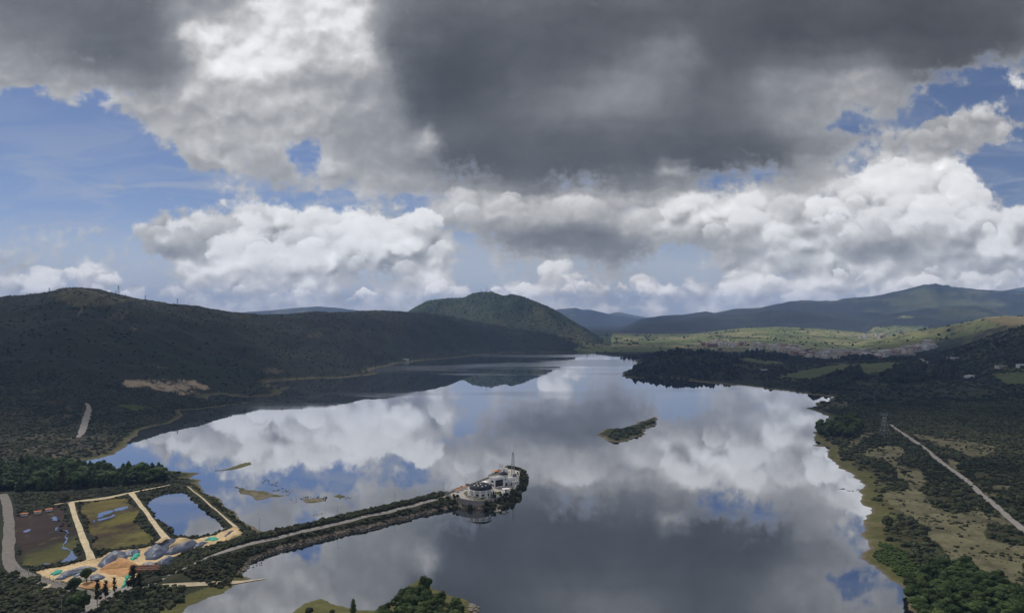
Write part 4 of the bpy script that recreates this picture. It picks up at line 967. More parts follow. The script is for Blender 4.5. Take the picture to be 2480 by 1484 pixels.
def leaf_material(name, dark, light, rnd=True, thin=.35):
    m, T, b = material(name)
    at = T.new('ShaderNodeVertexColor'); at.layer_name = 'tone'
    if rnd: r = T.new('ShaderNodeObjectInfo').outputs['Random']
    else: a2 = T.new('ShaderNodeVertexColor'); a2.layer_name = 'pick'; r = T.sep(a2.outputs[0])[0]
    c = T.mix(r, dark, light)
    T.L.new(T.mix(1.0, c, at.outputs[0], 'MULTIPLY'), b.inputs['Base Color'])
    b.inputs['Roughness'].default_value = .75; b.inputs['Specular IOR Level'].default_value = .15
    # leaves let part of the light through
    col = b.inputs['Base Color'].links[0].from_socket; tl = T.new('ShaderNodeBsdfTranslucent'); T.L.new(T.v('MULTIPLY', col, (1.35, 1.45, .8)), tl.inputs[0])
    mx = T.new('ShaderNodeMixShader'); mx.inputs[0].default_value = thin; T.L.new(b.outputs[0], mx.inputs[1]); T.L.new(tl.outputs[0], mx.inputs[2])
    T.L.new(mx.outputs[0], [n for n in m.node_tree.nodes if n.type == 'OUTPUT_MATERIAL'][0].inputs[0])
    return m
def bark(name, rgb): return plain(name, rgb, .9, .25, 3.0)
M_BARK = bark('bark', (.09,.07,.055)); M_GUMBARK = bark('pale_bark', (.22,.18,.14))
L_PINE = leaf_material('pine_needles', (.036,.066,.028), (.095,.140,.058))
L_BUSH = leaf_material('bush_leaves', (.042,.056,.031), (.118,.132,.068))
L_BANK = leaf_material('bank_leaves', (.036,.042,.020), (.075,.080,.034))
L_TREE = leaf_material('tree_leaves', (.044,.072,.027), (.108,.145,.050))
L_GUM = leaf_material('gum_leaves', (.035,.036,.022), (.055,.055,.032))
L_MASS = leaf_material('scrub_leaves', (.034,.046,.025), (.105,.112,.060), False)
L_WOOD = leaf_material('wood_leaves', (.024,.032,.019), (.056,.068,.037), False)
L_FAR = leaf_material('distant_leaves', (.013,.020,.011), (.045,.048,.030), False)
PROTO_BUSH = [bush_proto(100+i, 5+i % 3) for i in range(6)]
PROTO_MID = [bush_proto(140+i, 4, 32, .85, 1) for i in range(5)]
PROTO_FAR = [bush_far(200+i) for i in range(6)]
PROTO_DOT = [dot_far(300+i) for i in range(5)]
def merged(name, spots, protos, mat, label=None, tall=.8, dens=1.0, **props):
    """many plants nobody could count, as one mesh; spots: x, y, z, radius"""
    spots = np.asarray(spots, float); r = np.random.default_rng(len(spots)); V, F, T, P = [], [], [], []; base = 0
    which = r.integers(0, len(protos), len(spots))
    for k, (v, f, t) in enumerate(protos):
        s = spots[which == k]
        if not len(s): continue
        a = r.random(len(s))*6.28; ca, sa = np.cos(a), np.sin(a); sc = s[:, 3]
        st = sc*(.85+.35*r.random(len(s)))
        x = v[None, :, 0]*ca[:, None]-v[None, :, 1]*sa[:, None]; y = v[None, :, 0]*sa[:, None]+v[None, :, 1]*ca[:, None]
        w = np.stack([x*st[:, None]+s[:, 0:1], y*sc[:, None]+s[:, 1:2], v[None, :, 2]*(sc*tall*2*(.7+.5*r.random(len(s))))[:, None]*.62+s[:, 2:3]], -1)
        n = len(v); V.append(w.reshape(-1, 3)); F.append((f[None]+(np.arange(len(s))*n)[:, None, None]+base).reshape(-1, 3)); base += n*len(s)
        T.append(np.tile(t, len(s))); P.append(np.repeat(np.clip(.5+1.15*fbm(s[:, 0], s[:, 1], 130, 3)+.5*fbm(s[:, 0], s[:, 1], 22, 2)+.16*r.normal(0, 1, len(s)), 0, 1), n))
    me = mesh_from(name, np.concatenate(V), np.concatenate(F), mat)
    color_attr(me, 'tone', np.repeat(np.concatenate(T)[:, None], 3, 1)); color_attr(me, 'pick', np.repeat(np.concatenate(P)[:, None], 3, 1))
    return add_obj(name, me, kind='stuff', **props)
def single(name, me, x, y, z, s, rz, label, cat, group):
    o = add_obj(name, me, loc=(x, y, z), label=label, category=cat)
    if group: o['group'] = group
    o.scale = s if isinstance(s, tuple) else (s, s, s); o.rotation_euler = (0, 0, rz); return o
def tree(name, meshes, x, y, z, h, w, rz, label, cat, group, lean=0.0):
    e = add_obj(name, None, loc=(x, y, z), label=label, category=cat)
    if group: e['group'] = group
    e.scale = (h*w, h*w, h); e.rotation_euler = (lean, 0, rz)
    add_obj('trunk', meshes[0], e); add_obj('crown', meshes[1], e); return e
def kinds(kind, n, leaf, brk, seed):
    out = []
    for i in range(n):
        a, b = tree_protos(seed+i, kind); out.append((soup_mesh('trunk', a, brk), soup_mesh('crown', b, leaf)))
    return out
def scatter_px(poly, n, seed, z=2.0, mind=0.0, tries=40):
    """n ground points whose view pixel lies in poly, even over the ground"""
    g = np.array(gnds(poly, z)); r = np.random.default_rng(seed); lo, hi = g.min(0), g.max(0); out = []; k = 0
    while len(out) < n and k < n*tries:
        m = 400; p = lo+(hi-lo)*r.random((m, 2)); ok = inside(p[:, 0], p[:, 1], g); k += m
        for q in p[ok]:
            if mind and any((q[0]-o[0])**2+(q[1]-o[1])**2 < mind*mind for o in out): continue
            out.append(q)
            if len(out) >= n: break
    return out
rnd = random.Random(5)
# pines of the plantation
PINES = kinds('pine', 4, L_PINE, M_BARK, 400)+kinds('broad', 3, L_PINE, M_BARK, 480)
pp = scatter_px([(-40,1190),(-40,1140),(60,1133),(145,1131),(230,1139),(300,1147),(386,1149),(398,1156),(385,1168),(300,1177),(180,1184),(90,1190)], 270, 9, 2.0, 3.6)
for x, y in pp:
    z = float(ground_z(x, y))
    if z < .5: continue
    tree('pine_tree', rnd.choice(PINES), x, y, z, rnd.uniform(5.5, 11.5), rnd.uniform(1.05, 1.6), rnd.random()*6.28, 'dark green pine in the dense stand behind the ponds', 'pine tree', 'pines of the stand behind the ponds', rnd.uniform(-.03, .03))
# gum trees by the yard gate
GUM = kinds('gum', 3, L_GUM, M_GUMBARK, 430)
for (bx, by, ty), lab in zip([(850,1395,1175), (922,1368,1182), (1000,1312,1165), (1165,1290,1055), (1215,1275,1110)], ['slim gum tree at the road junction, leftmost of the row', 'slim gum tree with thin crown, second from left by the sandy yard', 'slim gum tree leaning over the orange sand, third from left', 'tallest dark gum tree beside the green netting of the yard', 'gum tree close behind the tallest dark one at the junction']):
    px, py = c4(bx, by); x, y = gnd(px, py, 2.5); h = (by-ty)*.2767/FPX*y
    tree('gum_tree', rnd.choice(GUM), x, y, float(ground_z(x, y)), h, 1.0 if bx < 1100 else 1.35, rnd.random()*6, lab, 'gum tree', 'gum trees by the yard')
px, py = c4(535, 465); x, y = gnd(px, py, 2.5)
tree('gum_tree', GUM[1], x, y, float(ground_z(x, y)), 20, 1.25, 1, 'tall brownish gum tree standing in front of the pine stand', 'gum tree', None)
# broadleaf trees
BROAD = kinds('broad', 5, L_TREE, M_BARK, 450); CYP = kinds('cypress', 2, L_TREE, M_BARK, 470)
for (bx, by, w), lab in zip([(760,1200,1.0), (660,1290,1.1), (690,1450,1.3)], ['round dark tree among the grey tarpaulins of the yard', 'low spreading tree on the roadside verge below the yard', 'wide spreading tree beside the junction at the lower edge']):
    px, py = c4(bx, by); x, y = gnd(px, py, 2.5)
    tree('broadleaf_tree', rnd.choice(BROAD), x, y, float(ground_z(x, y)), 6.5 if w < 1.2 else 8.5, w, rnd.random()*6, lab, 'tree', None)
def clump(poly, n, seed, mind, hr, label, group, kinds_, wr=(.95, 1.3)):
    for x, y in scatter_px(poly, n, seed, 2.0, mind):
        z = float(ground_z(x, y))
        if z < .3: continue
        tree('broadleaf_tree', rnd.choice(kinds_), x, y, z-.2, rnd.uniform(*hr), rnd.uniform(*wr), rnd.random()*6.28, label, 'tree', group)
clump([(905,1540),(925,1482),(960,1468),(985,1462),(1035,1436),(1050,1450),(1085,1465),(1125,1475),(1135,1490),(1120,1560)], 60, 3, 2.9, (4.2, 7.6), 'bushy green tree in the dense grove at the bottom centre', 'trees of the bottom grove', BROAD, (1.0, 1.35))
for bx, by, ty, lab in [(1057,1490,1345,'narrow dark conifer standing alone left of the bottom grove')]:
    px, py = c5(bx, by); x, y = gnd(px, py, 2.); h = (by-ty)*.2767/FPX*y
    tree('cypress_tree', CYP[0], x, y, float(ground_z(x, y)), h, 1.1, 0, lab, 'conifer', None)
px, py = c5(1690, 1330); x, y = gnd(px, py, 2.); tree('broadleaf_tree', BROAD[2], x, y, float(ground_z(x, y)), 9.5, .95, 2, 'tallest pointed tree at the back of the bottom grove', 'tree', None)
BUSHM = [soup_mesh('bush', p, L_BUSH) for p in PROTO_BUSH]; BANKM = [soup_mesh('bush', p, L_BANK) for p in PROTO_BUSH]
def bush(ms, name, x, y, s, label, group, tall=1.0, cat='bush'):
    z = float(ground_z(x, y)); single(name, rnd.choice(ms), x, y, z-.1*s, (s, s, s*tall), rnd.random()*6.28, label, cat, group)
for bx, by, s, lab in [(675,1462,2.0,'low round bush on the grassy tongue at the bottom'), (875,1470,1.2,'smallest bush on the grassy tongue at the bottom')]:
    x, y = gnd(*c5(bx, by), 1.5); bush(BANKM, 'bush', x, y, s, lab, None, 1.1)
for bx, by, s, lab in [(1285,690,3.6,'tall dark rounded bush on the olive shore strip of the right bank')]:
    x, y = gnd(*c6(bx, by), 1.5); bush(BUSHM, 'bush', x, y, s, lab, None, 1.7)
# ---- causeway: shrubs on both sides of the track
road_px = crop(c4, [1500,1098,1640,1040,1800,985,1950,930,2100,878,2250,835,2440,792])+crop(c5, [400,793,600,745,830,690,1100,628,1360,570,1600,510,1780,465,1900,438])
rg = np.array(gnds(road_px, 5)); rl = np.concatenate([[0], np.cumsum(np.hypot(*np.diff(rg, axis=0).T))])
def along(t): return np.array([np.interp(t, rl, rg[:, 0]), np.interp(t, rl, rg[:, 1])])
nb = 0; spare = []
for i in range(3000):
    t = rnd.uniform(0, rl[-1]-4); p = along(t); q = along(min(t+3, rl[-1])); d = (q-p)/np.linalg.norm(q-p); n = np.array([-d[1], d[0]])
    side = rnd.random() < .42
    off = rnd.uniform(3.0, 7.5) if side else -rnd.uniform(2.8, 30.0)
    x, y = p+n*off; sdv = float(shore_d(np.array([x]), np.array([y]))[0])
    if sdv < (1.0 if side else 1.9): continue
    s = rnd.uniform(1.0, 1.9) if not side else rnd.uniform(1.1, 2.5)
    if nb < 280 and (i % 3 == 0 or side):
        bush(BANKM, 'bank_shrub', x, y, s, 'dense dark shrub on the causeway slope beside the gravel track', 'shrubs along the causeway', rnd.uniform(.7, 1.25), 'shrub'); nb += 1
    else: spare.append((x, y, float(ground_z(x, y))-.1, s))
# ---- point of the causeway: bushes round the buildings
for poly, n, s0, s1, lab in [
  (crop(c7, [1600,470,1700,420,1800,440,1860,560,1860,660,1780,760,1700,820,1660,860,1700,690,1720,500]), 46, 1.4, 2.8, 'dark bush in the thicket beyond the lattice mast'),
  (crop(c7, [1000,1080,1200,1050,1400,980,1600,910,1680,880,1730,920,1700,990,1500,1090,1300,1150,1100,1170,990,1160]), 44, 1.3, 2.4, 'dark bush on the bank below the white railing'),
  (crop(c7, [0,1060,250,1020,420,1030,520,1080,520,1140,300,1180,0,1230]), 30, 1.2, 2.0, 'bush on the bank below the plaza entrance'),
  (crop(c7, [1420,430,1500,410,1600,420,1600,450,1480,450]), 10, 1.2, 2.0, 'bush behind the white cabinet at the far tip'),
  (crop(c7, [1220,500,1280,480,1290,520,1240,540]), 3, 1.4, 2.2, 'bush at the back wall beside the orange awning')]:
    for x, y in scatter_px(poly, n, n+3, 4.0, 1.2): bush(BANKM, 'point_bush', x, y, rnd.uniform(s0, s1), lab, lab.replace('dark bush', 'bushes').replace('bush ', 'bushes '), rnd.uniform(.9, 1.4))
for bx, by, s, tl, lab in [(690,1130,1.9,2.1,'tall shrub growing against the curved retaining wall'), (1170,1000,1.5,1.7,'shrub on the lawn right of the domed pavilion'), (640,820,1.8,1.2,'round bush by the back wall behind the orange stalls'), (540,850,1.4,1.2,'smaller round bush by the back wall behind the orange stalls'), (95,980,2.6,1.2,'large round bush left of the plaza entrance'), (220,965,1.8,1.0,'bush beside the large round one at the plaza entrance')]:
    x, y = gnd(*c7(bx, by), 4.5); bush(BANKM, 'bush', x, y, s, lab, None, tl)
# ---- the wooded islet
for x, y in scatter_px([(1480,1066),(1478,1048),(1500,1042),(1540,1034),(1563,1024),(1582,1018),(1580,1028),(1562,1040),(1555,1050),(1525,1058)], 60, 21, 2.0, 3.0):
    if shore_d(np.array([x]), np.array([y]))[0] > 3.5: bush(BUSHM, 'islet_bush', x, y, rnd.uniform(2.2, 3.8), 'dark bush on the small wooded islet', 'bushes of the islet', rnd.uniform(.7, 1.0))
# ---- right bank: the nearest bushes by themselves, the rest as one thicket
def open_at(px, py):
    k = np.zeros(px.shape, bool)
    for q in OPENINGS: k |= in_poly(px, py, q)
    return k
def project(x, y, z): return x/y*FPX+CX, YH-(z-CAMZ)/y*FPX
def field(n, y0, y1, u0, u1, seed):
    r = np.random.default_rng(seed); y = y0*np.exp(r.random(n)*math.log(y1/y0)) if False else np.sqrt(y0*y0+(y1*y1-y0*y0)*r.random(n)); u = u0+(u1-u0)*r.random(n)
    x = u*y; z = ground_z(x, y); return x, y, z
def keep(x, y, z, m): return x[m], y[m], z[m]
def road_clear(px, py):
    a = np.array(crop(c3, [1500,1070,1560,1120,1700,1210,1800,1290,1900,1370,2000,1440,2080,1500])+crop(c6, [2100,430,2200,510,2300,600,2400,680,2520,790,2700,960]))
    yy = np.interp(px, a[:, 0], a[:, 1], left=0, right=0); return np.abs(py-yy) > 5+(py-1000)*.022
x, y, z = field(60000, 250, 980, .30, .95, 31)
px, py = project(x, y, z); sdv = shore_d(x, y); cn = fbm(x, y, 26, 3); big = fbm(x, y, 90, 3)
op = open_at(px+8*fbm(x, y, 12, 2), py+5*fbm(x+99, y, 12, 2))
lush = in_poly(px, py, crop(c6, [1130,880,1200,830,1350,900,1480,960,1560,1080,1640,1180,1500,1200,1400,1180,1260,1100,1180,1040,1120,990]))
okm = (sdv > 9+5*cn) & (px > 1900) & road_clear(px, py) & (z > .6)
dens = np.where(op, .16+.62*(cn > .10), np.clip(.75+.9*cn+.4*big, .2, 1))*np.where(sdv < 22, .55, 1)
r0 = np.random.default_rng(8); okm &= (r0.random(len(x)) < dens*.62) & ~lush
x, y, z, op, px, py = x[okm], y[okm], z[okm], op[okm], px[okm], py[okm]
sz = np.where(op, .4+1.5*r0.random(len(x))**2, r0.uniform(1.3, 2.9, len(x)))
show = (px < 2500) & (py < 1500)
rank = np.argsort(-np.where(show, sz/y, 0)); near_i = rank[:285]; rest_i = rank[285:]
for i in near_i: bush(BUSHM, 'scrub_bush', x[i], y[i], float(sz[i]), 'rounded green bush of the scrub on the right bank', 'bushes of the right bank', rnd.uniform(.8, 1.25))
m = y[rest_i] < 560
merged('scrub', np.stack([x, y, z-.15*sz, sz], 1)[rest_i[m]], PROTO_MID, L_MASS)
merged('scrub', np.stack([x, y, z-.15*sz, sz], 1)[rest_i[~m]], PROTO_FAR, L_MASS)
# trees of the bottom right corner
tp = scatter_px(crop(c6, [1480,1250,1600,1180,1760,1080,1900,1080,2000,1100,2150,1200,2330,1250,2480,1300,2480,1560,1560,1560,1500,1400]), 150, 33, 1.5, 4.2)
for x, y in tp: tree('shore_tree', rnd.choice(BROAD), x, y, float(ground_z(x, y))-.5, rnd.uniform(4.5, 8.0), rnd.uniform(1.1, 1.5), rnd.random()*6.28, 'bushy green tree in the thicket at the lower right corner', 'tree', 'trees of the lower right thicket')
tp = scatter_px(crop(c3, [1100,1150,1130,1060,1200,1020,1270,1040,1290,1100,1250,1160,1180,1210,1120,1220]), 26, 34, 1.5, 5.0)+scatter_px(crop(c3, [945,1130,1000,1095,1100,1090,1100,1150,1010,1165,960,1160]), 16, 35, 1.5, 4.0)
for x, y in tp: tree('headland_tree', rnd.choice(BROAD), x, y, float(ground_z(x, y))-.5, rnd.uniform(8, 13), rnd.uniform(1.0, 1.3), rnd.random()*6.28, 'dark tree crowding the small headland of the right bank', 'tree', 'trees of the right headland')
# fresh green growth by the lower right shore
x, y, z = field(26000, 260, 480, .28, .7, 41); px, py = project(x, y, z)
m = in_poly(px, py, crop(c6, [1130,880,1200,830,1350,900,1480,960,1560,1080,1640,1180,1500,1200,1400,1180,1260,1100,1180,1040,1120,990])) & (shore_d(x, y) > 5)
x, y, z = keep(x, y, z, m); L_LUSH = leaf_material('lush_leaves', (.034,.062,.018), (.070,.105,.030), False)
merged('undergrowth', np.stack([x, y, z, np.random.default_rng(1).uniform(.7, 1.5, len(x))], 1)[:2600], PROTO_FAR, L_LUSH, tall=.6)
# ---- thin scrub over the rest of the country
def cover(name, n, y0, y1, u0, u1, seed, size, dens, protos, mat, tall=.8, cond=None):
    x, y, z = field(n, y0, y1, u0, u1, seed); px, py = project(x, y, z); r = np.random.default_rng(seed+1)
    m = (shore_d(x, y) > 7) & (z > .5) & (r.random(n) < dens*np.clip(.62+1.0*fbm(x, y, 60, 3)+.7*fbm(x, y, 260, 2), .02, 1))
    if cond is not None: m &= cond(x, y, px, py)
    x, y, z = keep(x, y, z, m); s = r.uniform(*size, len(x))
    if len(x): merged(name, np.stack([x, y, z-.2*s, s], 1), protos, mat, tall=tall)
GREEN = [[(1884,914),(1960,894),(2021,884),(2142,878),(2222,876),(2232,886),(2140,900),(2050,908),(1960,918)], [(2400,905),(2480,900),(2520,930),(2440,930)], [(1750,860),(1860,868),(1900,880),(1840,882),(1790,872)]]
def rightc(x, y, px, py):
    k = np.ones(len(x), bool)
    for g in GREEN: k &= ~in_poly(px, py, g)
    return k & (px > 1500) & ~((px < 1850) & (y < 1340))
cover('scrub', 42000, 980, 2300, .12, .95, 51, (2.0, 4.6), .62, PROTO_FAR, L_WOOD, .75, rightc)
def leftc(x, y, px, py):
    bare = in_poly(px, py, [(285,935),(305,918),(470,919),(535,950),(500,962),(415,948)]) | in_poly(px, py, [(282,981),(320,979),(358,983),(345,993),(318,992)]) | in_poly(px, py, [(180,1068),(200,978),(218,975),(222,1000),(206,1062),(190,1068)])
    yard = in_poly(px, py, [(-200,1500),(-200,1200),(420,1160),(640,1290),(360,1430),(250,1500)])
    return ~bare & ~yard & (px < 1500) & ~((px > 440) & (y < 480))
cover('scrub', 26000, 520, 1050, -.95, -.28, 61, (1.1, 2.6), .8, PROTO_FAR, L_MASS, .75, leftc)
cover('scrub', 60000, 1050, 2900, -.95, .10, 71, (1.5, 3.0), .5, PROTO_DOT, L_FAR, .7, leftc)
# trees on the skyline of the left hill and on the domed hill
cover('scrub', 16000, 3000, 4300, -.2, .14, 81, (3, 5.5), .4, PROTO_DOT, L_FAR, .7, lambda x, y, px, py: px < 1460)
cover('treeline', 16000, 2300, 5200, .06, .95, 91, (4, 9), .5, PROTO_DOT, L_FAR, .8, lambda x, y, px, py: (px > 1400) & (fbm(x, y*.5, 110, 3) > .2))
# woods of the peninsula and dark tree belts behind the far shore
def belt(polys, n, seed, size, tall):
    out = []
    for i, (p, zz) in enumerate(polys):
        for x, y in scatter_px(p, n, seed+i, zz, 0): out.append((x, y, float(ground_z(x, y))-1, rnd.uniform(*size)))
    merged('woods', out, PROTO_FAR, L_WOOD, tall=tall)
belt([([(1520,905),(1540,885),(1600,868),(1660,862),(1760,872),(1800,890),(1780,915),(1640,911),(1580,912)], 8), ([(1960,935),(2000,915),(2080,900),(2090,915),(2020,935),(1970,945)], 6), ([(2135,905),(2190,888),(2240,893),(2235,915),(2150,918)], 12)], 330, 95, (4, 7.5), 1.35)
belt([([(1760,862),(1840,850),(1920,866),(1900,876),(1800,872)], 4), ([(2040,872),(2110,868),(2125,876),(2060,884)], 8), ([(2250,915),(2290,885),(2310,890),(2300,920)], 8), ([(1500,866),(1600,861),(1660,858),(1600,866)], 2)], 130, 97, (4.5, 8), 1.4)
# scrub round the ponds and the yard
def pondc(x, y, px, py):
    k = np.ones(len(x), bool)
    for p in (POND1, POND2, POND3): k &= ~inside(x, y, grown(p, -.04))
    k &= ~inside(x, y, YARD)
    return k & in_poly(px, py, [(-60,1520),(-60,1195),(150,1195),(320,1175),(420,1160),(490,1180),(560,1240),(625,1284),(560,1320),(400,1400),(300,1450),(330,1520)])
lines = [np.array(q) for q in (crop(c4, [30,430,40,490,62,560,75,680,72,850,65,960,72,1040,110,1090,180,1130,300,1170,440,1215,600,1252,720,1285,810,1320]), crop(c4, [475,523,620,500,900,463,1140,420,1320,385,1490,350]), crop(c4, [618,498,628,530,645,590,700,740,730,820,765,910,800,1005]), crop(c4, [1148,420,1175,455,1290,600,1350,690,1470,838]), crop(c4, [1640,352,1720,415,1800,485,1900,570,2065,712]), crop(c4, [690,1500,740,1440,800,1395,850,1350,900,1315,980,1290,1060,1270,1150,1240,1290,1190,1390,1140,1500,1098,1640,1040,1800,985,1950,930,2100,878,2250,835]), crop(c4, [1370,1268,1640,1235,1980,1188,2150,1165]))]
x, y, z = field(30000, 275, 520, -.80, -.32, 111); px, py = project(x, y, z); m = pondc(x, y, px, py)
for ln in lines:
    g = np.array(gnds(ln, 2.5)); m &= seg_dist(x, y, g, False) > (4.8 if ln is lines[0] else 2.9)
m &= (shore_d(x, y) > 3) & (np.random.default_rng(4).random(len(x)) < np.clip(.6+1.4*fbm(x, y, 14, 3), .05, 1))
x, y, z = keep(x, y, z, m); s = np.random.default_rng(6).uniform(.6, 1.5, len(x))
merged('scrub', np.stack([x, y, z-.15*s, s], 1)[:6500], PROTO_FAR, L_MASS, tall=.75)
# the foreground corner, lower left: bigger bushes one by one
fg = 0
for poly, n in (([(-60,1520),(-40,1400),(20,1385),(60,1400),(110,1410),(90,1445),(60,1500)], 60), ([(90,1500),(110,1440),(170,1425),(215,1440),(200,1500)], 40), ([(230,1500),(290,1440),(360,1425),(440,1420),(440,1445),(400,1470),(330,1510)], 110)):
    for x, y in scatter_px(poly, n, 120+n, 2.0, 2.0):
        bush(BUSHM, 'roadside_bush', x, y, rnd.uniform(1.2, 2.3), 'green bush in the scrub beside the lower left road', 'bushes of the lower left corner', rnd.uniform(.8, 1.3)); fg += 1
if spare: merged('bank_scrub', spare, PROTO_MID, L_MASS)

# ------------------------------------------------------------------ built things
class MB:
    """collects boxes, bars and outlines into one mesh"""
    def __init__(s): s.bm = bmesh.new()
    def box(s, c, size, rz=0.0, bev=0.0):
        g = bmesh.ops.create_cube(s.bm, size=1.0, matrix=Matrix.Translation(c) @ Matrix.Rotation(rz, 4, 'Z') @ Matrix.Diagonal((*size, 1)))
        if bev: bmesh.ops.bevel(s.bm, geom=list({e for v in g['verts'] for e in v.link_edges}), offset=bev, segments=1, affect='EDGES')
        return s
    def bar(s, a, b, r, k=6, r2=None):
        a, b = Vector(a), Vector(b); d = b-a
        m = Matrix.Translation((a+b)/2) @ d.to_track_quat('Z', 'Y').to_matrix().to_4x4()
        bmesh.ops.create_cone(s.bm, cap_ends=True, segments=k, radius1=r, radius2=r if r2 is None else r2, depth=d.length, matrix=m); return s
    def prism(s, poly, z0, z1):
        b = [s.bm.verts.new((x, y, z0)) for x, y in poly]; t = [s.bm.verts.new((x, y, z1)) for x, y in poly]; n = len(poly)
        s.bm.faces.new(b[::-1]); s.bm.faces.new(t)
        for i in range(n): s.bm.faces.new((b[i], b[(i+1) % n], t[(i+1) % n], t[i]))
        return s
    def lathe(s, prof, k=40, a0=0.0, a1=2*math.pi):
        rings = []; full = abs(a1-a0-2*math.pi) < 1e-6; n = k if full else k+1
        for r, z in prof: rings.append([s.bm.verts.new((r*math.cos(a0+(a1-a0)*i/k), r*math.sin(a0+(a1-a0)*i/k), z)) for i in range(n)])
        for p, q in zip(rings, rings[1:]):
            for i in range(k): s.bm.faces.new((p[i], p[(i+1) % n], q[(i+1) % n], q[i]))
        return s
    def sweep(s, pts, w, t):
        """rectangular bar along a curve in a vertical plane through the axis"""
        pts = [Vector(p) for p in pts]; R_ = []
        for i, p in enumerate(pts):
            d = (pts[min(i+1, len(pts)-1)]-pts[max(i-1, 0)]).normalized(); h = Vector((-p.y, p.x, 0)).normalized(); n = d.cross(h).normalized()
            R_.append([s.bm.verts.new(p+h*a*w/2+n*b*t/2) for a, b in ((-1,-1),(1,-1),(1,1),(-1,1))])
        for p, q in zip(R_, R_[1:]):
            for i in range(4): s.bm.faces.new((p[i], p[(i+1) % 4], q[(i+1) % 4], q[i]))
        s.bm.faces.new(R_[0][::-1]); s.bm.faces.new(R_[-1]); return s
    def build(s, name, mat, parent=None, smooth=False, **props):
        bmesh.ops.recalc_face_normals(s.bm, faces=s.bm.faces[:])
        me = bpy.data.meshes.new(name); s.bm.to_mesh(me); s.bm.free(); me.materials.append(mat)
        if smooth: me.polygons.foreach_set('use_smooth', [True]*len(me.polygons))
        return add_obj(name, me, parent, **props)
def thing(name, label, cat, loc, rz=0.0, group=None):
    e = add_obj(name, None, loc=loc, label=label, category=cat); e.rotation_euler = (0, 0, rz); e.empty_display_size = .5
    if group: e['group'] = group
    return e
def dup(root, loc, rz=None, label=None):
    r = root.copy(); COL.objects.link(r); r.location = loc
    if rz is not None: r.rotation_euler = (0, 0, rz)
    if label: r['label'] = label
    for ch in root.children:
        c = ch.copy(); COL.objects.link(c); c.parent = r
        for g in ch.children:
            d = g.copy(); COL.objects.link(d); d.parent = c
    return r
M_WHITE = plain('white_render', (.86,.85,.83), .7, .07, .5); M_DARKROOF = plain('dark_roof', (.032,.032,.039), .75, .2, .8, .15)
M_GLASS = plain('dark_glass', (.012,.014,.016), .12, .1, .3, .6); M_STEEL = plain('galvanised_steel', (.30,.31,.33), .5, .15, 1.0, .4, .4)
M_CONC = plain('concrete', (.34,.32,.29), .85, .2, .6); M_ORANGE = plain('orange_canvas', (.70,.22,.05), .7, .12, 1.0); M_BLUE = plain('blue_plastic', (.03,.10,.28), .5, .1, 1)
M_YELLOW = plain('yellow_paint', (.65,.50,.06), .6, .1, 1); M_LAWN = plain('lawn', (.085,.11,.028), .95, .3, .6); M_PAVE = plain('plaza_paving', (.42,.38,.34), .85, .15, .4)
M_TERR = plain('light_roof_slab', (.50,.49,.46), .8, .12, .4); M_SKYL = plain('skylight', (.80,.80,.80), .4, .05, 1)
def at7(x, y, z=5.5): return gnd(*c7(x, y), z)
# ---- point: paving, lawns
def flat(name, poly, z, mat): return sheet(name, poly, z, mat, kind='structure')
flat('plaza_pavement', gnds(crop(c7, [480,1010,400,985,330,965,560,830,760,760,1000,690,1150,700,1320,830,1480,790,1530,830,1340,900,1230,850,1180,840]), 5.5), 5.56, M_PAVE)
flat('lawn_ground', gnds(crop(c7, [560,940,640,890,660,960,640,1000,760,1055,920,1068,1060,1050,1200,1000,1330,960,1310,930,1210,905,1180,960,1200,985,1010,1020,700,1010,600,985]), 5.5), 5.565, M_LAWN)
flat('lawn_ground', gnds(crop(c7, [1540,850,1600,820,1590,880,1540,890]), 5.5), 5.565, M_LAWN)
# ---- domed pavilion
dx, dy = at7(915, 975); dome = thing('domed_pavilion', 'round white pavilion with dark dome and splayed white ribs on the causeway point', 'pavilion', (dx, dy, 5.5))
RW, HW = 7.1, 3.9
MB().lathe([(RW, -.3), (RW, HW), (RW-.3, HW)], 48).build('wall', M_WHITE, dome)
MB().lathe([(7.65, HW-.1), (7.65, HW+.35), (7.3, HW+.42), (7.3, HW-.1)], 48).build('eaves_ring', M_WHITE, dome)
RR = 7.45; prof = [(RR*math.cos(a)**.9 if a < 1.55 else 0.02, HW+.30+3.3*math.sin(a)) for a in np.linspace(0, math.pi/2, 12)]
roof = MB().lathe(prof, 48).build('dome_roof', M_DARKROOF, dome, True)
for i in range(24):
    a = i*math.pi/12
    MB().sweep([(r*math.cos(a), r*math.sin(a), z+.02) for r, z in prof[:10]], .07, .07).build('roof_seam', M_DARKROOF, roof)
NB = 12
for i in range(NB):
    a0 = i*2*math.pi/NB+.09; a1 = (i+1)*2*math.pi/NB-.09; am = (a0+a1)/2; r = RW+.02
    w = MB().lathe([(RW-.15, .75), (r+.03, .75), (r+.03, 2.1), (RW-.15, 2.1)], 6, a0+.04, a1-.04).build('window', M_GLASS, dome)
    MB().lathe([(RW, .58), (r+.14, .58), (r+.14, .74), (RW, .74)], 6, a0, a1).build('sill', M_WHITE, w)
    for j in range(3):
        b0 = a0+(a1-a0)*(j+.18)/3; b1 = a0+(a1-a0)*(j+.82)/3
        MB().lathe([(RW-.15, 2.85), (r+.02, 2.85), (r+.02, 3.35), (RW-.15, 3.35)], 2, b0, b1).build('clerestory_window', M_GLASS, dome)
    ab = i*2*math.pi/NB
    pts = [(q*math.cos(ab), q*math.sin(ab), z) for q, z in ((7.55, HW+.25), (8.0, HW-.15), (8.45, HW-.9), (8.85, HW-1.9), (9.1, 1.0), (9.25, -.1))]
    MB().sweep(pts, .42, .34).build('rib', M_WHITE, dome)
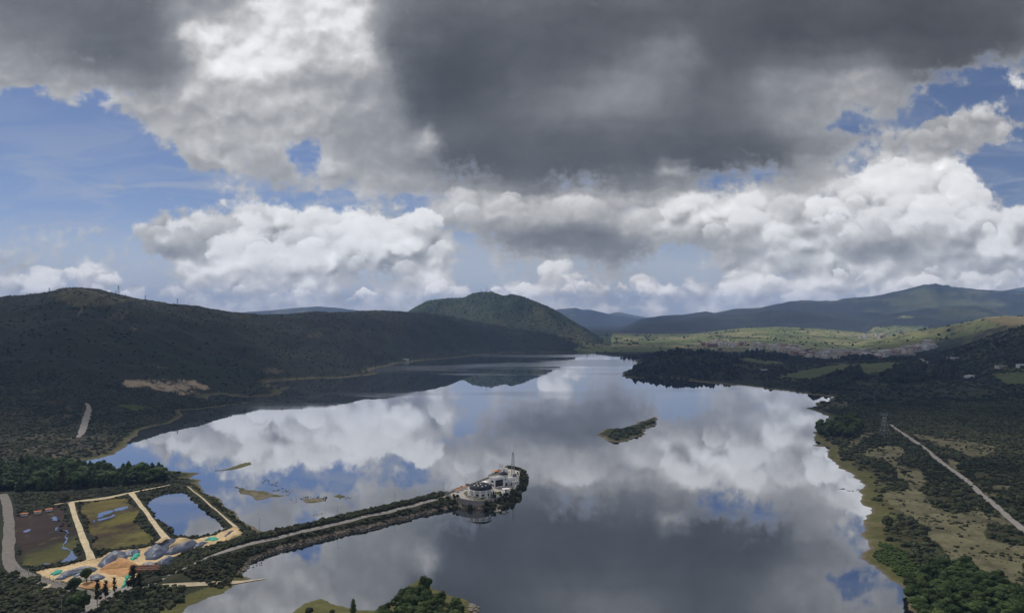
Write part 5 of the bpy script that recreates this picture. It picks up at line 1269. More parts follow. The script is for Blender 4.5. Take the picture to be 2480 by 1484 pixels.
for a, r in ((-1.9, 4.6), (-1.35, 5.4), (-.75, 4.7), (-1.55, 2.4), (-2.5, 4.9), (-2.75, 2.6), (1.2, 4.5), (2.2, 4.5)):
    t = math.acos(min(1, r/RR)**(1/.9)); z = HW+.36+3.3*math.sin(t)
    MB().box((0, 0, 0), (.75, .75, .12)).build('skylight', M_SKYL, dome).matrix_local = Matrix.Translation((r*math.cos(a), r*math.sin(a), z)) @ Matrix.Rotation(a, 4, 'Z') @ Matrix.Rotation(math.atan(r/RR*.75), 4, 'Y')
# ---- white main building: axis u along the window front, v to the back
P0 = Vector((*at7(1195, 842), 5.5)); AX = math.atan2(.64, .77)
main = thing('visitor_building', 'white cubic building with huge dark window and round corner tower', 'building', P0, AX)
H = 6.3
m = MB(); m.box((4.6, 3.0, H/2-.15), (9.2, 6.0, H+.3)); m.build('wall', M_WHITE, main)
m = MB(); m.box((4.6, 3.0, H+.06), (8.6, 5.4, .12)); m.build('roof_slab', M_TERR, main)
for c, sz in (((4.6, .1, H+.3), (9.2, .2, .6)), ((4.6, 5.9, H+.3), (9.2, .2, .6)), ((.1, 3, H+.3), (.2, 5.6, .6)), ((9.1, 3, H+.3), (.2, 5.6, .6))):
    MB().box(c, sz).build('parapet', M_WHITE, main)
w = MB().box((4.2, -.02, 3.0), (6.6, .12, 4.5)).build('window', M_GLASS, main)
for k in range(1, 4): MB().box((4.2-3.3+k*1.65, -.10, 3.0), (.07, .06, 4.5)).build('mullion', M_DARKROOF, w)
MB().box((4.2, -.1, 5.4), (7.1, .3, .3)).build('lintel', M_WHITE, main)
for y0, z0, sy, sz in ((2.2, 4.2, 2.6, 1.2), (1.2, 1.7, 1.3, 1.3), (3.4, 1.7, 1.8, 1.3)): MB().box((-.03, y0, z0), (.12, sy, sz)).build('window', M_GLASS, main)
m = MB(); m.lathe([(3.05, -.3), (3.05, 7.5)], 36); t = m.build('corner_tower', M_WHITE, main, True); t.location = (10.4, 3.2, 0)
MB().lathe([(3.4, 7.45), (3.4, 7.62), (2.4, 8.4), (1.2, 9.05), (.02, 9.35)], 36).build('roof', M_DARKROOF, t, True)
MB().box((-.6, -3.02, 4.4), (.9, .14, 1.2)).build('window', M_GLASS, t); MB().box((.1, -2.98, 1.1), (1.7, .3, 2.3)).build('doorway', M_GLASS, t)
MB().box((-1.4, 8.2, 1.6), (2.8, 4.4, 3.4)).build('side_wing', M_WHITE, main)
MB().box((-5.2, 4.6, 1.3), (7.0, .25, 2.6)).build('garden_wall', M_WHITE, main)
wing = thing('terrace_wing', 'low white wing with stepped terraces right of the round tower', 'building', P0+Vector((math.cos(AX)*13.2, math.sin(AX)*13.2, 0)), AX)
MB().box((3.6, 4.2, 1.9), (7.2, 6.0, 4.0)).build('upper_block', M_WHITE, wing); MB().box((3.6, 4.2, 3.98), (6.6, 5.4, .12)).build('terrace', M_TERR, wing)
MB().box((4.3, -.3, 1.15), (5.8, 3.0, 2.4)).build('lower_block', M_WHITE, wing); MB().box((4.3, -.3, 2.4), (5.3, 2.6, .10)).build('terrace', M_TERR, wing)
for k in range(3): MB().box((2.2+k*1.9, -1.82, 1.3), (1.0, .1, .8)).build('window', M_GLASS, wing)
MB().box((1.0, -1.0, 1.0), (.9, .1, 2.0)).build('door', M_GLASS, wing)
MB().box((3.6, 1.25, 4.35), (7.2, .15, .7)).build('parapet', M_WHITE, wing)
kx, ky = at7(1430, 925); ki = thing('garden_kiosk', 'small white flat roofed kiosk on the lawn by the railing', 'kiosk', (kx, ky, 5.5), .25)
MB().box((0, 0, 2.35), (4.6, 3.2, .22)).build('roof', M_WHITE, ki); MB().box((.7, .2, 1.12), (2.6, 2.2, 2.24)).build('wall', M_WHITE, ki)
for a in (-2.1, -.9): MB().box((a, -1.4, 1.12), (.18, .18, 2.24)).build('post', M_WHITE, ki)
MB().box((-.2, -.93, 1.0), (.8, .08, 1.9)).build('door', M_GLASS, ki)
ux, uy = at7(1410, 505); ut = thing('utility_cabin', 'small white utility cabin beneath the twin pole frame', 'cabin', (ux, uy, 5.5), .2)
MB().box((0, 0, 1.3), (4.0, 2.4, 2.7)).build('wall', M_WHITE, ut); MB().box((0, 0, 2.72), (4.3, 2.7, .14)).build('roof', M_TERR, ut); MB().box((-.9, -1.22, 1.0), (.9, .08, 1.9)).build('door', M_STEEL, ut)
ux, uy = at7(1390, 500); h = 170*.11853/FPX*uy
pf = thing('pole_frame', 'twin pole electrical frame with crossbars behind the round tower', 'power frame', (ux-2.2, uy, 5.5), .1)
for sx in (-1.1, 1.1): MB().bar((sx, 0, 0), (sx, 0, h), .11).build('pole', M_STEEL, pf)
for z in (h*.55, h*.72, h*.93): MB().box((0, 0, z), (2.8, .16, .14)).build('crossarm', M_STEEL, pf)
for sx in (-.5, .5): MB().bar((sx, 0, h*.55), (sx, 0, h*.68), .16, 8).build('insulator', M_STEEL, pf)
# ---- lattice towers
def lattice(root, prof, r=.05, seg=10, faces=4, mat=None, skew=True):
    """prof: list of (z, half width)"""
    z0, z1 = prof[0][0], prof[-1][0]
    def hw(z): return np.interp(z, [p[0] for p in prof], [p[1] for p in prof])
    cs = [(-1,-1),(1,-1),(1,1),(-1,1)]
    zs = [z0]; 
    while zs[-1] < z1-1e-3: zs.append(min(z1, zs[-1]+max(2*hw(zs[-1])*.95, (z1-z0)/seg*.55)))
    for c in cs:
        m = MB()
        for a, b in zip(prof, prof[1:]): m.bar((c[0]*a[1], c[1]*a[1], a[0]), (c[0]*b[1], c[1]*b[1], b[0]), r, 5)
        m.build('leg', mat, root)
    m = MB()
    for a, b in zip(zs, zs[1:]):
        ha, hb = hw(a), hw(b)
        for i in range(4):
            c, d = cs[i], cs[(i+1) % 4]
            m.bar((c[0]*ha, c[1]*ha, a), (d[0]*hb, d[1]*hb, b), r*.6, 4); m.bar((d[0]*ha, d[1]*ha, a), (c[0]*hb, c[1]*hb, b), r*.6, 4); m.bar((c[0]*hb, c[1]*hb, b), (d[0]*hb, d[1]*hb, b), r*.6, 4)
    m.build('bracing', mat, root)
mx, my = at7(1575, 632); hm = 515*.11853/FPX*my
ms = thing('lattice_mast', 'tall grey lattice mast rising behind the white terraces', 'mast', (mx, my, 5.5), .15)
lattice(ms, [(0, 1.25), (hm*.45, .95), (hm, .62)], .09, 14, mat=M_STEEL)
for k, (a, b, z) in enumerate(((.7, 0, .97), (-.6, .3, .93), (.6, .5, .72), (-.7, -.2, .55))): MB().bar((a, b, hm*z-.5), (a, b, hm*z+.6), .14, 8).build('antenna', M_WHITE, ms)
MB().bar((0, 0, hm-.3), (0, 0, hm+1.6), .05).build('lightning_rod', M_STEEL, ms)
def pylon(px, py, top, label, group=None, wide=.17, arms=((.70, .36), (.82, .30), (.94, .22)), loc=None, r=.16):
    q = loc or hit(px, py); h = max(6, (py-top)/FPX*q[1])
    e = thing('power_pylon', label, 'pylon', q, .5, group)
    lattice(e, [(0, h*wide), (h*.62, h*.045), (h, h*.018)], r, 8, mat=M_STEEL)
    for z, l in arms:
        m = MB(); w = h*l/2
        for s in (-1, 1): m.bar((s*w, 0, h*z), (0, 0, h*z+h*.035), r*.7, 4); m.bar((s*w, 0, h*z), (0, h*.02, h*z), r*.7, 4); m.bar((s*w, 0, h*z), (0, -h*.02, h*z), r*.7, 4)
        m.build('crossarm', M_STEEL, e)
    return e
q = hit(*c3(1460, 1168)); hp = 190*.3344/FPX*q[1]
e = thing('power_pylon', 'grey lattice power pylon with a wide forked head beside the right track', 'pylon', q, .25)
lattice(e, [(0, hp*.15), (hp*.62, hp*.055), (hp*.78, hp*.05)], .12, 8, mat=M_STEEL)
m = MB()
for s in (-1, 1):
    for yy in (-.5, .5): m.bar((s*hp*.05, yy, hp*.76), (s*hp*.16, yy*.5, hp*.93), .10, 4); m.bar((s*hp*.05, yy, hp*.78), (s*hp*.02, yy, hp*.86), .08, 4)
m.build('fork', M_STEEL, e)
m = MB()
for yy in (-.35, .35): m.bar((-hp*.17, yy, hp*.86), (hp*.17, yy, hp*.86), .12, 4); m.bar((-hp*.17, yy, hp*.92), (hp*.17, yy, hp*.92), .10, 4)
for k in range(9): m.bar((hp*(-.17+.0425*k), -.35, hp*.86), (hp*(-.17+.0425*(k+1)) if k < 8 else hp*.17, .35, hp*.92), .07, 4)
m.build('crossarm', M_STEEL, e)
for s in (-1, 1): MB().bar((s*hp*.15, 0, hp*.93), (s*hp*.16, 0, hp*1.0), .10, 4).build('earth_peak', M_STEEL, e)
def ridge_spot(px):
    ys = TY[(TY > 900) & (TY < 5000)]; u = (px-CX)/FPX; s = (ground_z(u*ys, ys)-CAMZ)/ys; k = int(np.argmax(s[ys < (3300 if px < 985 else 5000)])); return (u*ys[k], ys[k], float(ground_z(u*ys[k], ys[k])))
for zx, zt, zb, lab in ((357, 98, 130, 'grey pylon just left of the bare crown of the left hill'), (858, 86, 152, 'tallest grey pylon on the left hill, right of its bare crown'), (838, 126, 150, 'short grey pylon close left of the tallest one on the left hill'), (1052, 154, 192, 'grey pylon on the falling ridge, second from the right end'), (1285, 182, 224, 'grey pylon farthest right along the ridge of the left hill'), (195, 150, 166, 'smallest grey pylon, at the left end of the ridge')):
    px = zx*.3344; s = ridge_spot(px); pylon(px, 770, 770-(zb-zt)*.3344, lab, 'pylons on the left ridge', .13, loc=(s[0], s[1], s[2]-1), r=.19)
for zx, ht, lab in ((1010, 24, 'thin antenna mast on the domed hill, left of three'), (1050, 34, 'thin antenna mast on the domed hill, tallest of three'), (1077, 18, 'short antenna mast on the domed hill, right of three')):
    px = 826.9+zx*.3344; s = ridge_spot(px); h = ht*.3344/FPX*s[1]
    e = thing('antenna_mast', lab, 'antenna mast', (s[0], s[1], s[2]-2), 0, 'antenna masts on the domed hill'); lattice(e, [(0, 1.3), (h, .7)], .2, 8, mat=M_STEEL)
    MB().bar((0, 0, h*.9), (0, 0, h+3), .18, 5).build('aerial', M_STEEL, e)
# ---- lamp posts
lp = None
for (px, py), lab in zip([c7(163, 935), c7(612, 850), c7(972, 690), c5(1420, 517), c5(922, 638), c4(2272, 742)], ['lamp post at the plaza entrance of the causeway point', 'lamp post behind the orange stalls', 'lamp post by the back wall next to the white building', 'lamp post on the causeway, second before the plaza', 'lamp post midway along the causeway', 'lamp post at the landward end of the causeway']):
    x, y = gnd(px, py, 5.2); z = max(float(ground_z(x, y)), 1.0)
    if lp is None:
        lp = thing('lamp_post', lab, 'lamp post', (x, y, z-.2), .6, 'lamp posts of the causeway'); hl = 7.6
        MB().bar((0, 0, 0), (0, 0, hl), .10, 7, .06).build('pole', M_STEEL, lp); MB().bar((0, 0, hl), (.9, 0, hl+.25), .05, 6).build('arm', M_STEEL, lp); MB().box((1.15, 0, hl+.22), (.8, .3, .14), 0, .03).build('lamp_head', M_WHITE, lp)
    else: dup(lp, (x, y, z-.2), .6, lab)
# ---- stalls with orange roofs
st = None
for (a, b), lab in zip([(432, 918), (512, 882), (590, 850)], ['orange roofed stall nearest the plaza entrance', 'orange roofed stall in the middle of the three', 'orange roofed stall closest to the domed pavilion']):
    x, y = at7(a, b)
    if st is None:
        st = thing('market_stall', lab, 'stall', (x, y, 5.56), .55, 'orange stalls on the plaza')
        MB().box((0, 0, 1.55), (3.0, 1.7, .12)).build('awning', M_ORANGE, st); MB().box((0, .1, .55), (2.5, 1.2, 1.1), 0, .05).build('counter', M_WHITE, st)
        for sx in (-1.3, 1.3):
            for sy in (-.7, .7): MB().bar((sx, sy, 0), (sx, sy, 1.5), .04).build('post', M_STEEL, st)
    else: dup(st, (x, y, 5.56), .55, lab)
x, y = at7(1225, 590, 7); aw = thing('terrace_awning', 'broad orange awning on the terrace left of the round tower', 'awning', (x, y, 5.5), .5)
MB().box((0, 0, 5.0), (6.5, 2.2, .12)).build('canvas', M_ORANGE, aw)
for sx in (-3, 3):
    for sy in (-.9, .9): MB().bar((sx, sy, 0), (sx, sy, 5.0), .06).build('post', M_STEEL, aw)
for a, b, m_, lab, n in ((1592, 605, M_BLUE, 'upright blue tank left of its pair by the lattice mast', 'tank'), (1625, 597, M_BLUE, 'upright blue tank at the railing side of its pair', 'tank')):
    x, y = at7(a, b); t = thing('water_tank', lab, 'tank', (x, y, 5.5), 0); MB().lathe([(.01, 0), (.8, 0), (.85, .2), (.8, 1.5), (.55, 1.75), (.01, 1.8)], 20).build('barrel', m_, t, True); MB().lathe([(.01, 1.92), (.3, 1.92), (.3, 1.78)], 14).build('lid', m_, t)
x, y = at7(1668, 555); t = thing('sentry_box', 'small yellow box by the railing at the far corner', 'sentry box', (x, y, 5.5)); MB().box((0, 0, 1.0), (1.0, 1.0, 2.0)).build('wall', M_YELLOW, t); MB().box((0, 0, 2.06), (1.2, 1.2, .12)).build('roof', M_WHITE, t); MB().box((0, -.52, .95), (.6, .05, 1.7)).build('door', M_DARKROOF, t)
# ---- walls and railings of the point
def path_wall(name, px, z0, h, w, mat, label, cat, zpx=5.5, posts=0.0, rails=()):
    g = np.array([gnd(a, b, zpx) for a, b in px]); o = g.mean(0); e = thing(name, label, cat, (o[0], o[1], z0)); P = g-o
    m = MB()
    for a, b in zip(P, P[1:]):
        d = b-a; l = math.hypot(*d); c = (a+b)/2; rz = math.atan2(d[1], d[0])
        if rails:
            for q in rails: m.bar((a[0], a[1], q), (b[0], b[1], q), .05, 5)
        else: m.box((c[0], c[1], h/2), (l+w*.6, w, h), rz)
    m.build('rail' if rails else 'wall_face', mat, e)
    if posts:
        L = np.concatenate([[0], np.cumsum(np.hypot(*np.diff(P, axis=0).T))])
        for t_ in np.arange(0, L[-1]+.01, posts):
            x, y = np.interp(t_, L, P[:, 0]), np.interp(t_, L, P[:, 1]); MB().box((x, y, h/2), (.16 if rails else w+.28, .16 if rails else w+.28, h+.1)).build('post' if rails else 'pilaster', mat, e)
    return e
path_wall('retaining_wall', crop(c7, [470,1030,530,1055,620,1075,700,1085,780,1092,860,1095,940,1090,1000,1080,1030,1070]), 2.2, 3.4, .4, M_CONC, 'curved grey retaining wall with pilasters below the domed pavilion', 'wall', 5.5, 1.4)
path_wall('white_railing', crop(c7, [1010,1072,1150,1035,1300,985,1450,935,1590,880,1630,820,1660,740,1690,650,1710,560,1720,485]), 5.5, 1.1, .1, M_WHITE, 'long white railing along the right edge of the point', 'railing', 5.5, 2.2, (.35, .7, 1.05))
path_wall('parapet_wall', crop(c7, [190,975,330,925,480,870,640,805,760,760,900,705,1080,635,1190,585,1290,540]), 5.3, 1.3, .3, M_CONC, 'low grey parapet along the water behind the orange stalls', 'wall')
path_wall('guard_fence', crop(c7, [1300,530,1330,500,1350,480]), 5.5, 1.2, .1, M_STEEL, 'short steel fence behind the round tower', 'fence', 5.5, 1.5, (.4, 1.1))
# ---- yard: tarpaulins, heaps, netting
M_TARP = plain('grey_tarpaulin', (.080,.100,.150), .5, .30, .5, .4, bump=.9); M_NET = plain('green_netting', (.06,.42,.30), .7, .22, .6, bump=.8)
M_PSAND = plain('pale_sand', (.62,.46,.26), .95, .15, .4, bump=.5); M_SOIL = plain('orange_soil', (.52,.285,.13), .95, .2, .35, bump=.6); M_RUST = plain('rusty_steel', (.20,.085,.055), .7, .25, 1.5, bump=.3)
M_GREYSAND = plain('grey_sand', (.46,.41,.34), .95, .15, .4, bump=.4)
def mound(name, flat4, h, mat, label, cat, group=None, seed=0, ridge=.35, zoff=0.0):
    h *= .5; poly = ragged(gnds(crop(c4, flat4), Z_YARD+.4*h), 2, .10, seed); lo, hi = poly.min(0), poly.max(0); o = poly.mean(0)
    n = 34; gx_, gy_ = np.meshgrid(np.linspace(lo[0], hi[0], n), np.linspace(lo[1], hi[1], n)); X, Y = gx_.ravel(), gy_.ravel()
    d = seg_dist(X, Y, poly); ins = inside(X, Y, poly); dm = d[ins].max() if ins.any() else 1
    k = np.where(ins, np.minimum(d/(dm*.75), 1), -np.minimum(d/dm, .35)); r = np.random.default_rng(seed)
    z = h*np.where(k > 0, np.sqrt(np.maximum(k, 0))*.55+.45*np.maximum(k, 0), k*1.2)*(1+.9*ridge*fbm(X+seed*31, Y, 9.0, 3, .5, True))+np.where(ins, .22*fbm(X+seed*77, Y, 2.2, 3, .6, True), 0)
    base = ground_z(X, Y); i = np.arange(n-1)[:, None]*n+np.arange(n-1)[None, :]; F = np.stack([i, i+1, i+1+n, i+n], -1).reshape(-1, 4)
    F = F[(ins | (d < dm*.3))[F].any(1)]
    V = np.stack([X-o[0], Y-o[1], base-Z_YARD+z+.12+zoff], 1); used = np.unique(F); mp = np.zeros(len(V), int); mp[used] = np.arange(len(used))
    e = add_obj(name, mesh_from(name, V[used], mp[F], mat, True), loc=(o[0], o[1], Z_YARD), label=label, category=cat)
    if group: e['group'] = group
    return e
GT = 'tarpaulin covered heaps of the yard'
for fl, h, lab in (
 ([860,1030,900,985,960,940,1020,930,1080,932,1115,958,1105,985,1020,995,970,1030,925,1072,885,1060], 3.6, 'large grey tarpaulin heap beside the orange soil mound'),
 ([1060,945,1130,920,1220,913,1222,940,1150,968,1085,960], 2.2, 'narrow grey tarpaulin heap behind the green netting, near the second basin'),
 ([1262,935,1300,905,1330,880,1400,855,1480,830,1562,825,1525,858,1480,890,1430,955,1380,985,1280,992], 4.0, 'broad grey tarpaulin heap with a sand strip on top, yard centre'),
 ([1438,952,1470,920,1520,890,1640,842,1690,825,1722,858,1700,880,1640,910,1500,950], 3.6, 'long grey tarpaulin heap in front of the pale sand slope'),
 ([1700,880,1740,855,1820,848,1780,880,1720,895], 1.6, 'small grey tarpaulin heap trailing right of the long one'),
 ([1368,1045,1410,1010,1460,985,1522,978,1525,1005,1440,1048,1390,1064], 3.0, 'grey tarpaulin heap close to the causeway scrub'),
 ([478,1172,520,1140,560,1112,650,1085,740,1065,850,1075,830,1098,740,1112,640,1132,540,1172], 2.6, 'long low grey tarpaulin heap at the left end of the yard'),
 ([590,1195,640,1150,690,1125,765,1122,700,1152,630,1200], 1.6, 'wrinkled grey tarpaulin heap beside the grey sand'),
 ([790,1142,860,1128,915,1145,860,1178,790,1182], 1.8, 'small grey tarpaulin heap next to the round tree in the yard'),
 ([1968,792,2000,760,2045,748,2010,775,1980,803], 1.2, 'little grey tarpaulin strip on the far right sand heap')):
    mound('tarp_heap', fl, h, M_TARP, lab, 'tarpaulin heap', GT, len(GT)+len(lab), .45)
mound('soil_mound', [915,1085,960,1030,1010,988,1060,983,1115,990,1160,1015,1205,1042,1160,1068,1060,1072,1000,1082], 3.4, M_SOIL, 'orange soil mound in the middle of the yard', 'soil mound', None, 3)
mound('soil_spill', [900,1090,1000,1075,1140,1066,1130,1110,1080,1150,960,1120], .5, M_SOIL, 'flat orange earth spread in front of the soil mound', 'soil patch', None, 4)
mound('sand_heap', [1480,895,1520,855,1560,818,1620,815,1685,830,1640,850,1560,872,1500,890], 3.6, M_PSAND, 'pale sand slope between the two big tarpaulin heaps', 'sand heap', None, 6)
mound('sand_heap', [1980,805,2020,765,2075,742,2135,795,2080,825,2010,850,1960,845], 3.2, M_PSAND, 'pale sand heap at the right end of the yard', 'sand heap', None, 7)
mound('sand_heap', [640,1170,700,1140,790,1135,780,1175,720,1195,640,1190], 2.2, M_GREYSAND, 'grey sand heap at the left end of the yard', 'sand heap', None, 8)
mound('sand_heap', [700,1228,740,1205,860,1185,1000,1195,1010,1225,900,1250,760,1245], 1.0, M_SOIL, 'low orange sand heap behind the row of gum trees', 'sand heap', None, 9)
mound('sand_heap', [1370,905,1400,880,1460,858,1465,875,1420,905,1385,912], .7, M_PSAND, 'sand strip lying on the broad tarpaulin heap', 'sand strip', None, 10, .2, 3.4)
for fl, lab in (([440,1128,480,1100,545,1094,532,1120,470,1138], 'green netting at the left end of the yard'), ([1138,992,1160,962,1215,935,1228,960,1200,990,1160,1006], 'bright green netting between the tarpaulins in the yard centre'), ([1788,832,1820,812,1880,804,1912,820,1860,838], 'green netting on the sand at the right end'), ([1058,1243,1085,1200,1105,1165,1125,1130,1132,1155,1110,1210,1078,1248], 'long green netting strip beside the tall dark gum tree')):
    mound('green_netting', fl, 1.3, M_NET, lab, 'netting', 'green netting of the yard', len(lab), .5)
# bundles of rusty beams and a scrap heap
for i, (a, b, l, rz) in enumerate(((1290, 1066, 11, .12), (1282, 1084, 12, .16), (1276, 1100, 11, .10))):
    x, y = gnd(*c4(a, b), 3.0); e = thing('beam_bundle', ['rusty beam bundle farthest back in the yard stack', 'rusty beam bundle in the middle of the yard stack', 'rusty beam bundle nearest the causeway track'][i], 'steel bundle', (x, y, float(ground_z(x, y))), rz, 'rusty bundles in the yard')
    for k in range(6): MB().box(((k % 2)*.3-.15, (k % 3)*.55-.55, .45+.5*(k//3)), (l, .42, .42), 0, .04).build('beam', M_RUST, e)
    for s in (-.35, .35): MB().box((s*l, 0, .1), (.3, 1.9, .22)).build('sleeper', M_CONC, e)
mound('scrap_heap', [1240,1045,1280,1025,1370,1032,1365,1050,1300,1056], 1.4, plain('scrap_metal', (.20,.20,.20), .6, .6, 1.2, .4, .2, 1.0), 'grey scrap heap behind the rusty beams', 'scrap heap', None, 12, .8)
# huts by the first basin
hut = None
for (a, b), lab in zip([(212, 606), (330, 588), (430, 566)], ['orange roofed shelter by the first basin, left of three', 'orange roofed shelter by the first basin, middle of three', 'orange roofed shelter by the first basin, right of three']):
    x, y = gnd(*c4(a, b), 2.5); z = float(ground_z(x, y))
    if hut is None:
        hut = thing('basin_shelter', lab, 'shelter', (x, y, z), .3, 'orange shelters by the first basin')
        MB().prism([(-2.0, -1.3), (2.0, -1.3), (2.0, 1.3), (-2.0, 1.3)], 1.55, 1.7).build('roof', plain('orange_sheet', (.46,.14,.06), .7, .15, 1), hut)
        for sx in (-1.7, 1.7):
            for sy in (-1, 1): MB().bar((sx, sy, -.3), (sx, sy, 1.55), .06).build('post', M_WHITE, hut)
        MB().box((0, .2, .4), (3.0, 1.2, .8)).build('bench', M_WHITE, hut)
    else: dup(hut, (x, y, z), .3+.1*a/100, lab)
# fence along the yard and the white gate
def fence(px, label, step=3.0, h=1.5, mat=M_CONC, name='post_fence'):
    g = np.array([gnd(*c4(a, b), 2.5) for a, b in px]); L = np.concatenate([[0], np.cumsum(np.hypot(*np.diff(g, axis=0).T))]); o = g.mean(0); zo = float(ground_z(*o)); e = thing(name, label, 'fence', (o[0], o[1], zo))
    pts = []
    for t_ in np.arange(0, L[-1], step):
        x, y = np.interp(t_, L, g[:, 0]), np.interp(t_, L, g[:, 1]); z = float(ground_z(x, y))-zo; pts.append((x-o[0], y-o[1], z)); MB().box((x-o[0], y-o[1], z+h/2), (.14, .14, h+.3)).build('post', mat, e)
    m = MB()
    for a, b in zip(pts, pts[1:]):
        for q in (.45, .9, 1.3): m.bar((a[0], a[1], a[2]+q), (b[0], b[1], b[2]+q), .03, 4)
    m.build('wire', M_STEEL, e)
fence([(250,1135),(330,1160),(430,1185),(520,1215),(620,1245)], 'post fence between the road and the yard', 3.2)
fence([(132,1060),(150,1085),(180,1105),(230,1118),(262,1120)], 'white rail fence at the bend of the left road', 2.2, 1.3, M_WHITE, 'rail_fence')
def pole(px, py, h, label, mat, r=.14, arm=True):
    x, y = gnd(px, py, 2.2); e = thing('utility_pole', label, 'pole', (x, y, float(ground_z(x, y))-.2)); MB().bar((0, 0, 0), (0, 0, h), r, 8, r*.7).build('shaft', mat, e)
    if arm: MB().box((0, 0, h-.4), (1.8, .14, .16), .4).build('crossarm', M_CONC, e); MB().bar((.5, .2, h-.3), (.5, .2, h), .06).build('insulator', M_STEEL, e)
pole(*c4(540, 1475), 8.0, 'concrete utility pole at the lower left edge', M_CONC)
# ---- stones on the causeway bank and at the island tip
M_ROCK = plain('bank_stone', (.27,.22,.17), .95, .3, 1.5)
def rock_proto(seed):
    r = np.random.default_rng(seed); so = Soup(); lump(so, r, (0, 0, .2), (1, .8, .6), 1, .2, 1); return so.done()
spots = []; rr = np.random.default_rng(77)
for i in range(5200):
    t = rr.uniform(0, rl[-1]+6); p = along(min(t, rl[-1])); q = along(min(t+3, rl[-1])) ; d = q-p; l = np.linalg.norm(d)
    if l < .1: continue
    d /= l; n = np.array([-d[1], d[0]]); x, y = p-n*rr.uniform(6, 22); s_ = float(shore_d(np.array([x]), np.array([y]))[0])
    if -.4 < s_ < 1.6: spots.append((x, y, max(float(ground_z(x, y)), -.1), rr.uniform(.22, .7)))
for poly in (crop(c5, [2080,1380,2170,1425,2100,1490,2060,1440]), crop(c7, [1180,1220,1310,1220,1320,1300,1200,1310]), crop(c7, [600,1150,900,1180,950,1280,700,1240])):
    for x, y in scatter_px(poly, 90, 5, .5): spots.append((x, y, max(float(ground_z(x, y)), 0), rr.uniform(.3, .9)))
merged('riprap', spots, [rock_proto(i) for i in range(4)], leaf_material('stones', (.17,.145,.115), (.38,.335,.28), False, 0.0), tall=.8)
# drowned stumps and debris standing in the shallows
M_STUMP = plain('wet_wood', (.03,.027,.022), .8, .2, 2)
sp = []
for poly, n in ((crop(c5, [240,300,430,320,440,360,260,360]), 26), (crop(c5, [350,380,540,385,540,420,350,415]), 34), (crop(c5, [590,455,820,450,830,490,600,475]), 60), (crop(c5, [960,440,1040,460,1000,485,940,470]), 16), (crop(c5, [180,1020,280,1000,260,1050,90,1110]), 26), (crop(c6, [850,380,960,385,1060,390,1000,410,860,395]), 24), (crop(c5, [500,470,560,470,560,520,440,500]), 7)):
    for x, y in scatter_px(poly, n, n, 0.0): sp.append((x, y, -.1, rnd.uniform(.25, .75)))
merged('debris', sp, PROTO_DOT, leaf_material('dead_wood', (.02,.018,.014), (.05,.042,.03), False), tall=.45)
algae = [gnd(*c5(740+rnd.gauss(0, 22), 612+rnd.gauss(0, 9)), 0) for _ in range(40)]
merged('waterweed', [(x, y, -.12, rnd.uniform(.3, .9)) for x, y in algae], PROTO_DOT, leaf_material('weed', (.14,.12,.03), (.20,.17,.05), False), tall=.2)
# ---- houses
M_HW = [plain('house_wall', c, .85, .12, .6) for c in ((.82,.80,.76), (.70,.64,.57), (.50,.33,.25), (.86,.85,.83), (.70,.70,.69), (.74,.66,.54))]
M_HR = [plain('house_roof', c, .8, .2, .8) for c in ((.40,.29,.23), (.52,.51,.50), (.48,.36,.29), (.66,.65,.64), (.42,.41,.40))]
def house_mesh(w, d, h, r, wm, rm):
    bm = bmesh.new(); bmesh.ops.create_cube(bm, size=1.0, matrix=Matrix.Translation((0, 0, h/2-.6)) @ Matrix.Diagonal((w, d, h+1.2, 1)))
    n0 = len(bm.faces); a = w/2+.4; b = d/2+.4
    v = [bm.verts.new(p) for p in ((-a, -b, h-.1), (a, -b, h-.1), (a, b, h-.1), (-a, b, h-.1), (-a, 0, h+r), (a, 0, h+r))]
    for f in ((0, 1, 5, 4), (2, 3, 4, 5), (0, 4, 3), (1, 2, 5), (3, 2, 1, 0)): bm.faces.new([v[i] for i in f])
    bm.faces.ensure_lookup_table()
    for f in bm.faces[n0:]: f.material_index = 1
    for s in (-.28, .22):          # openings
        m0 = len(bm.faces); bmesh.ops.create_cube(bm, size=1.0, matrix=Matrix.Translation((s*w, -d/2, h*.5)) @ Matrix.Diagonal((w*.16, .12, h*.4, 1))); bm.faces.ensure_lookup_table()
        for f in bm.faces[m0:]: f.material_index = 2
    bmesh.ops.recalc_face_normals(bm, faces=bm.faces[:]); me = bpy.data.meshes.new('house'); bm.to_mesh(me); bm.free()
    for q in (wm, rm, M_GLASS): me.materials.append(q)
    return me
HM = [house_mesh(rnd.uniform(8, 14), rnd.uniform(7, 10), rnd.choice([3.2, 5.8, 5.8, 8.4]), rnd.uniform(.8, 1.8), rnd.choice(M_HW), rnd.choice(M_HR)) for _ in range(22)]
ht = 0
for poly, n in ((crop(c3, [120,490,260,470,420,490,560,500,640,530,480,540,300,520,140,520]), 64), (crop(c3, [560,515,760,505,900,540,1080,560,1240,560,1100,610,900,590,760,570]), 110), (crop(c3, [1080,560,1260,565,1400,560,1560,560,1420,600,1240,605,1100,600]), 60), (crop(c3, [1480,560,1640,520,1800,490,1850,510,1740,545,1560,580]), 48), (crop(c3, [1260,440,1420,430,1460,450,1300,460]), 16)):
    k = 0
    for x0, y0 in scatter_px(poly, n*2, n, 12.0):
        px, py = project(x0, y0, 12.0); q = hit(px, py)
        if q is None or q[1] < 1700 or q[1] > 5200 or k >= n: continue
        e = single('town_house', rnd.choice(HM), q[0], q[1], q[2], rnd.uniform(1.1, 1.9), rnd.choice([.3, 1.87])+rnd.gauss(0, .12), 'small pale house in the crowded town in the valley', 'house', 'houses of the valley town'); k += 1; ht += 1
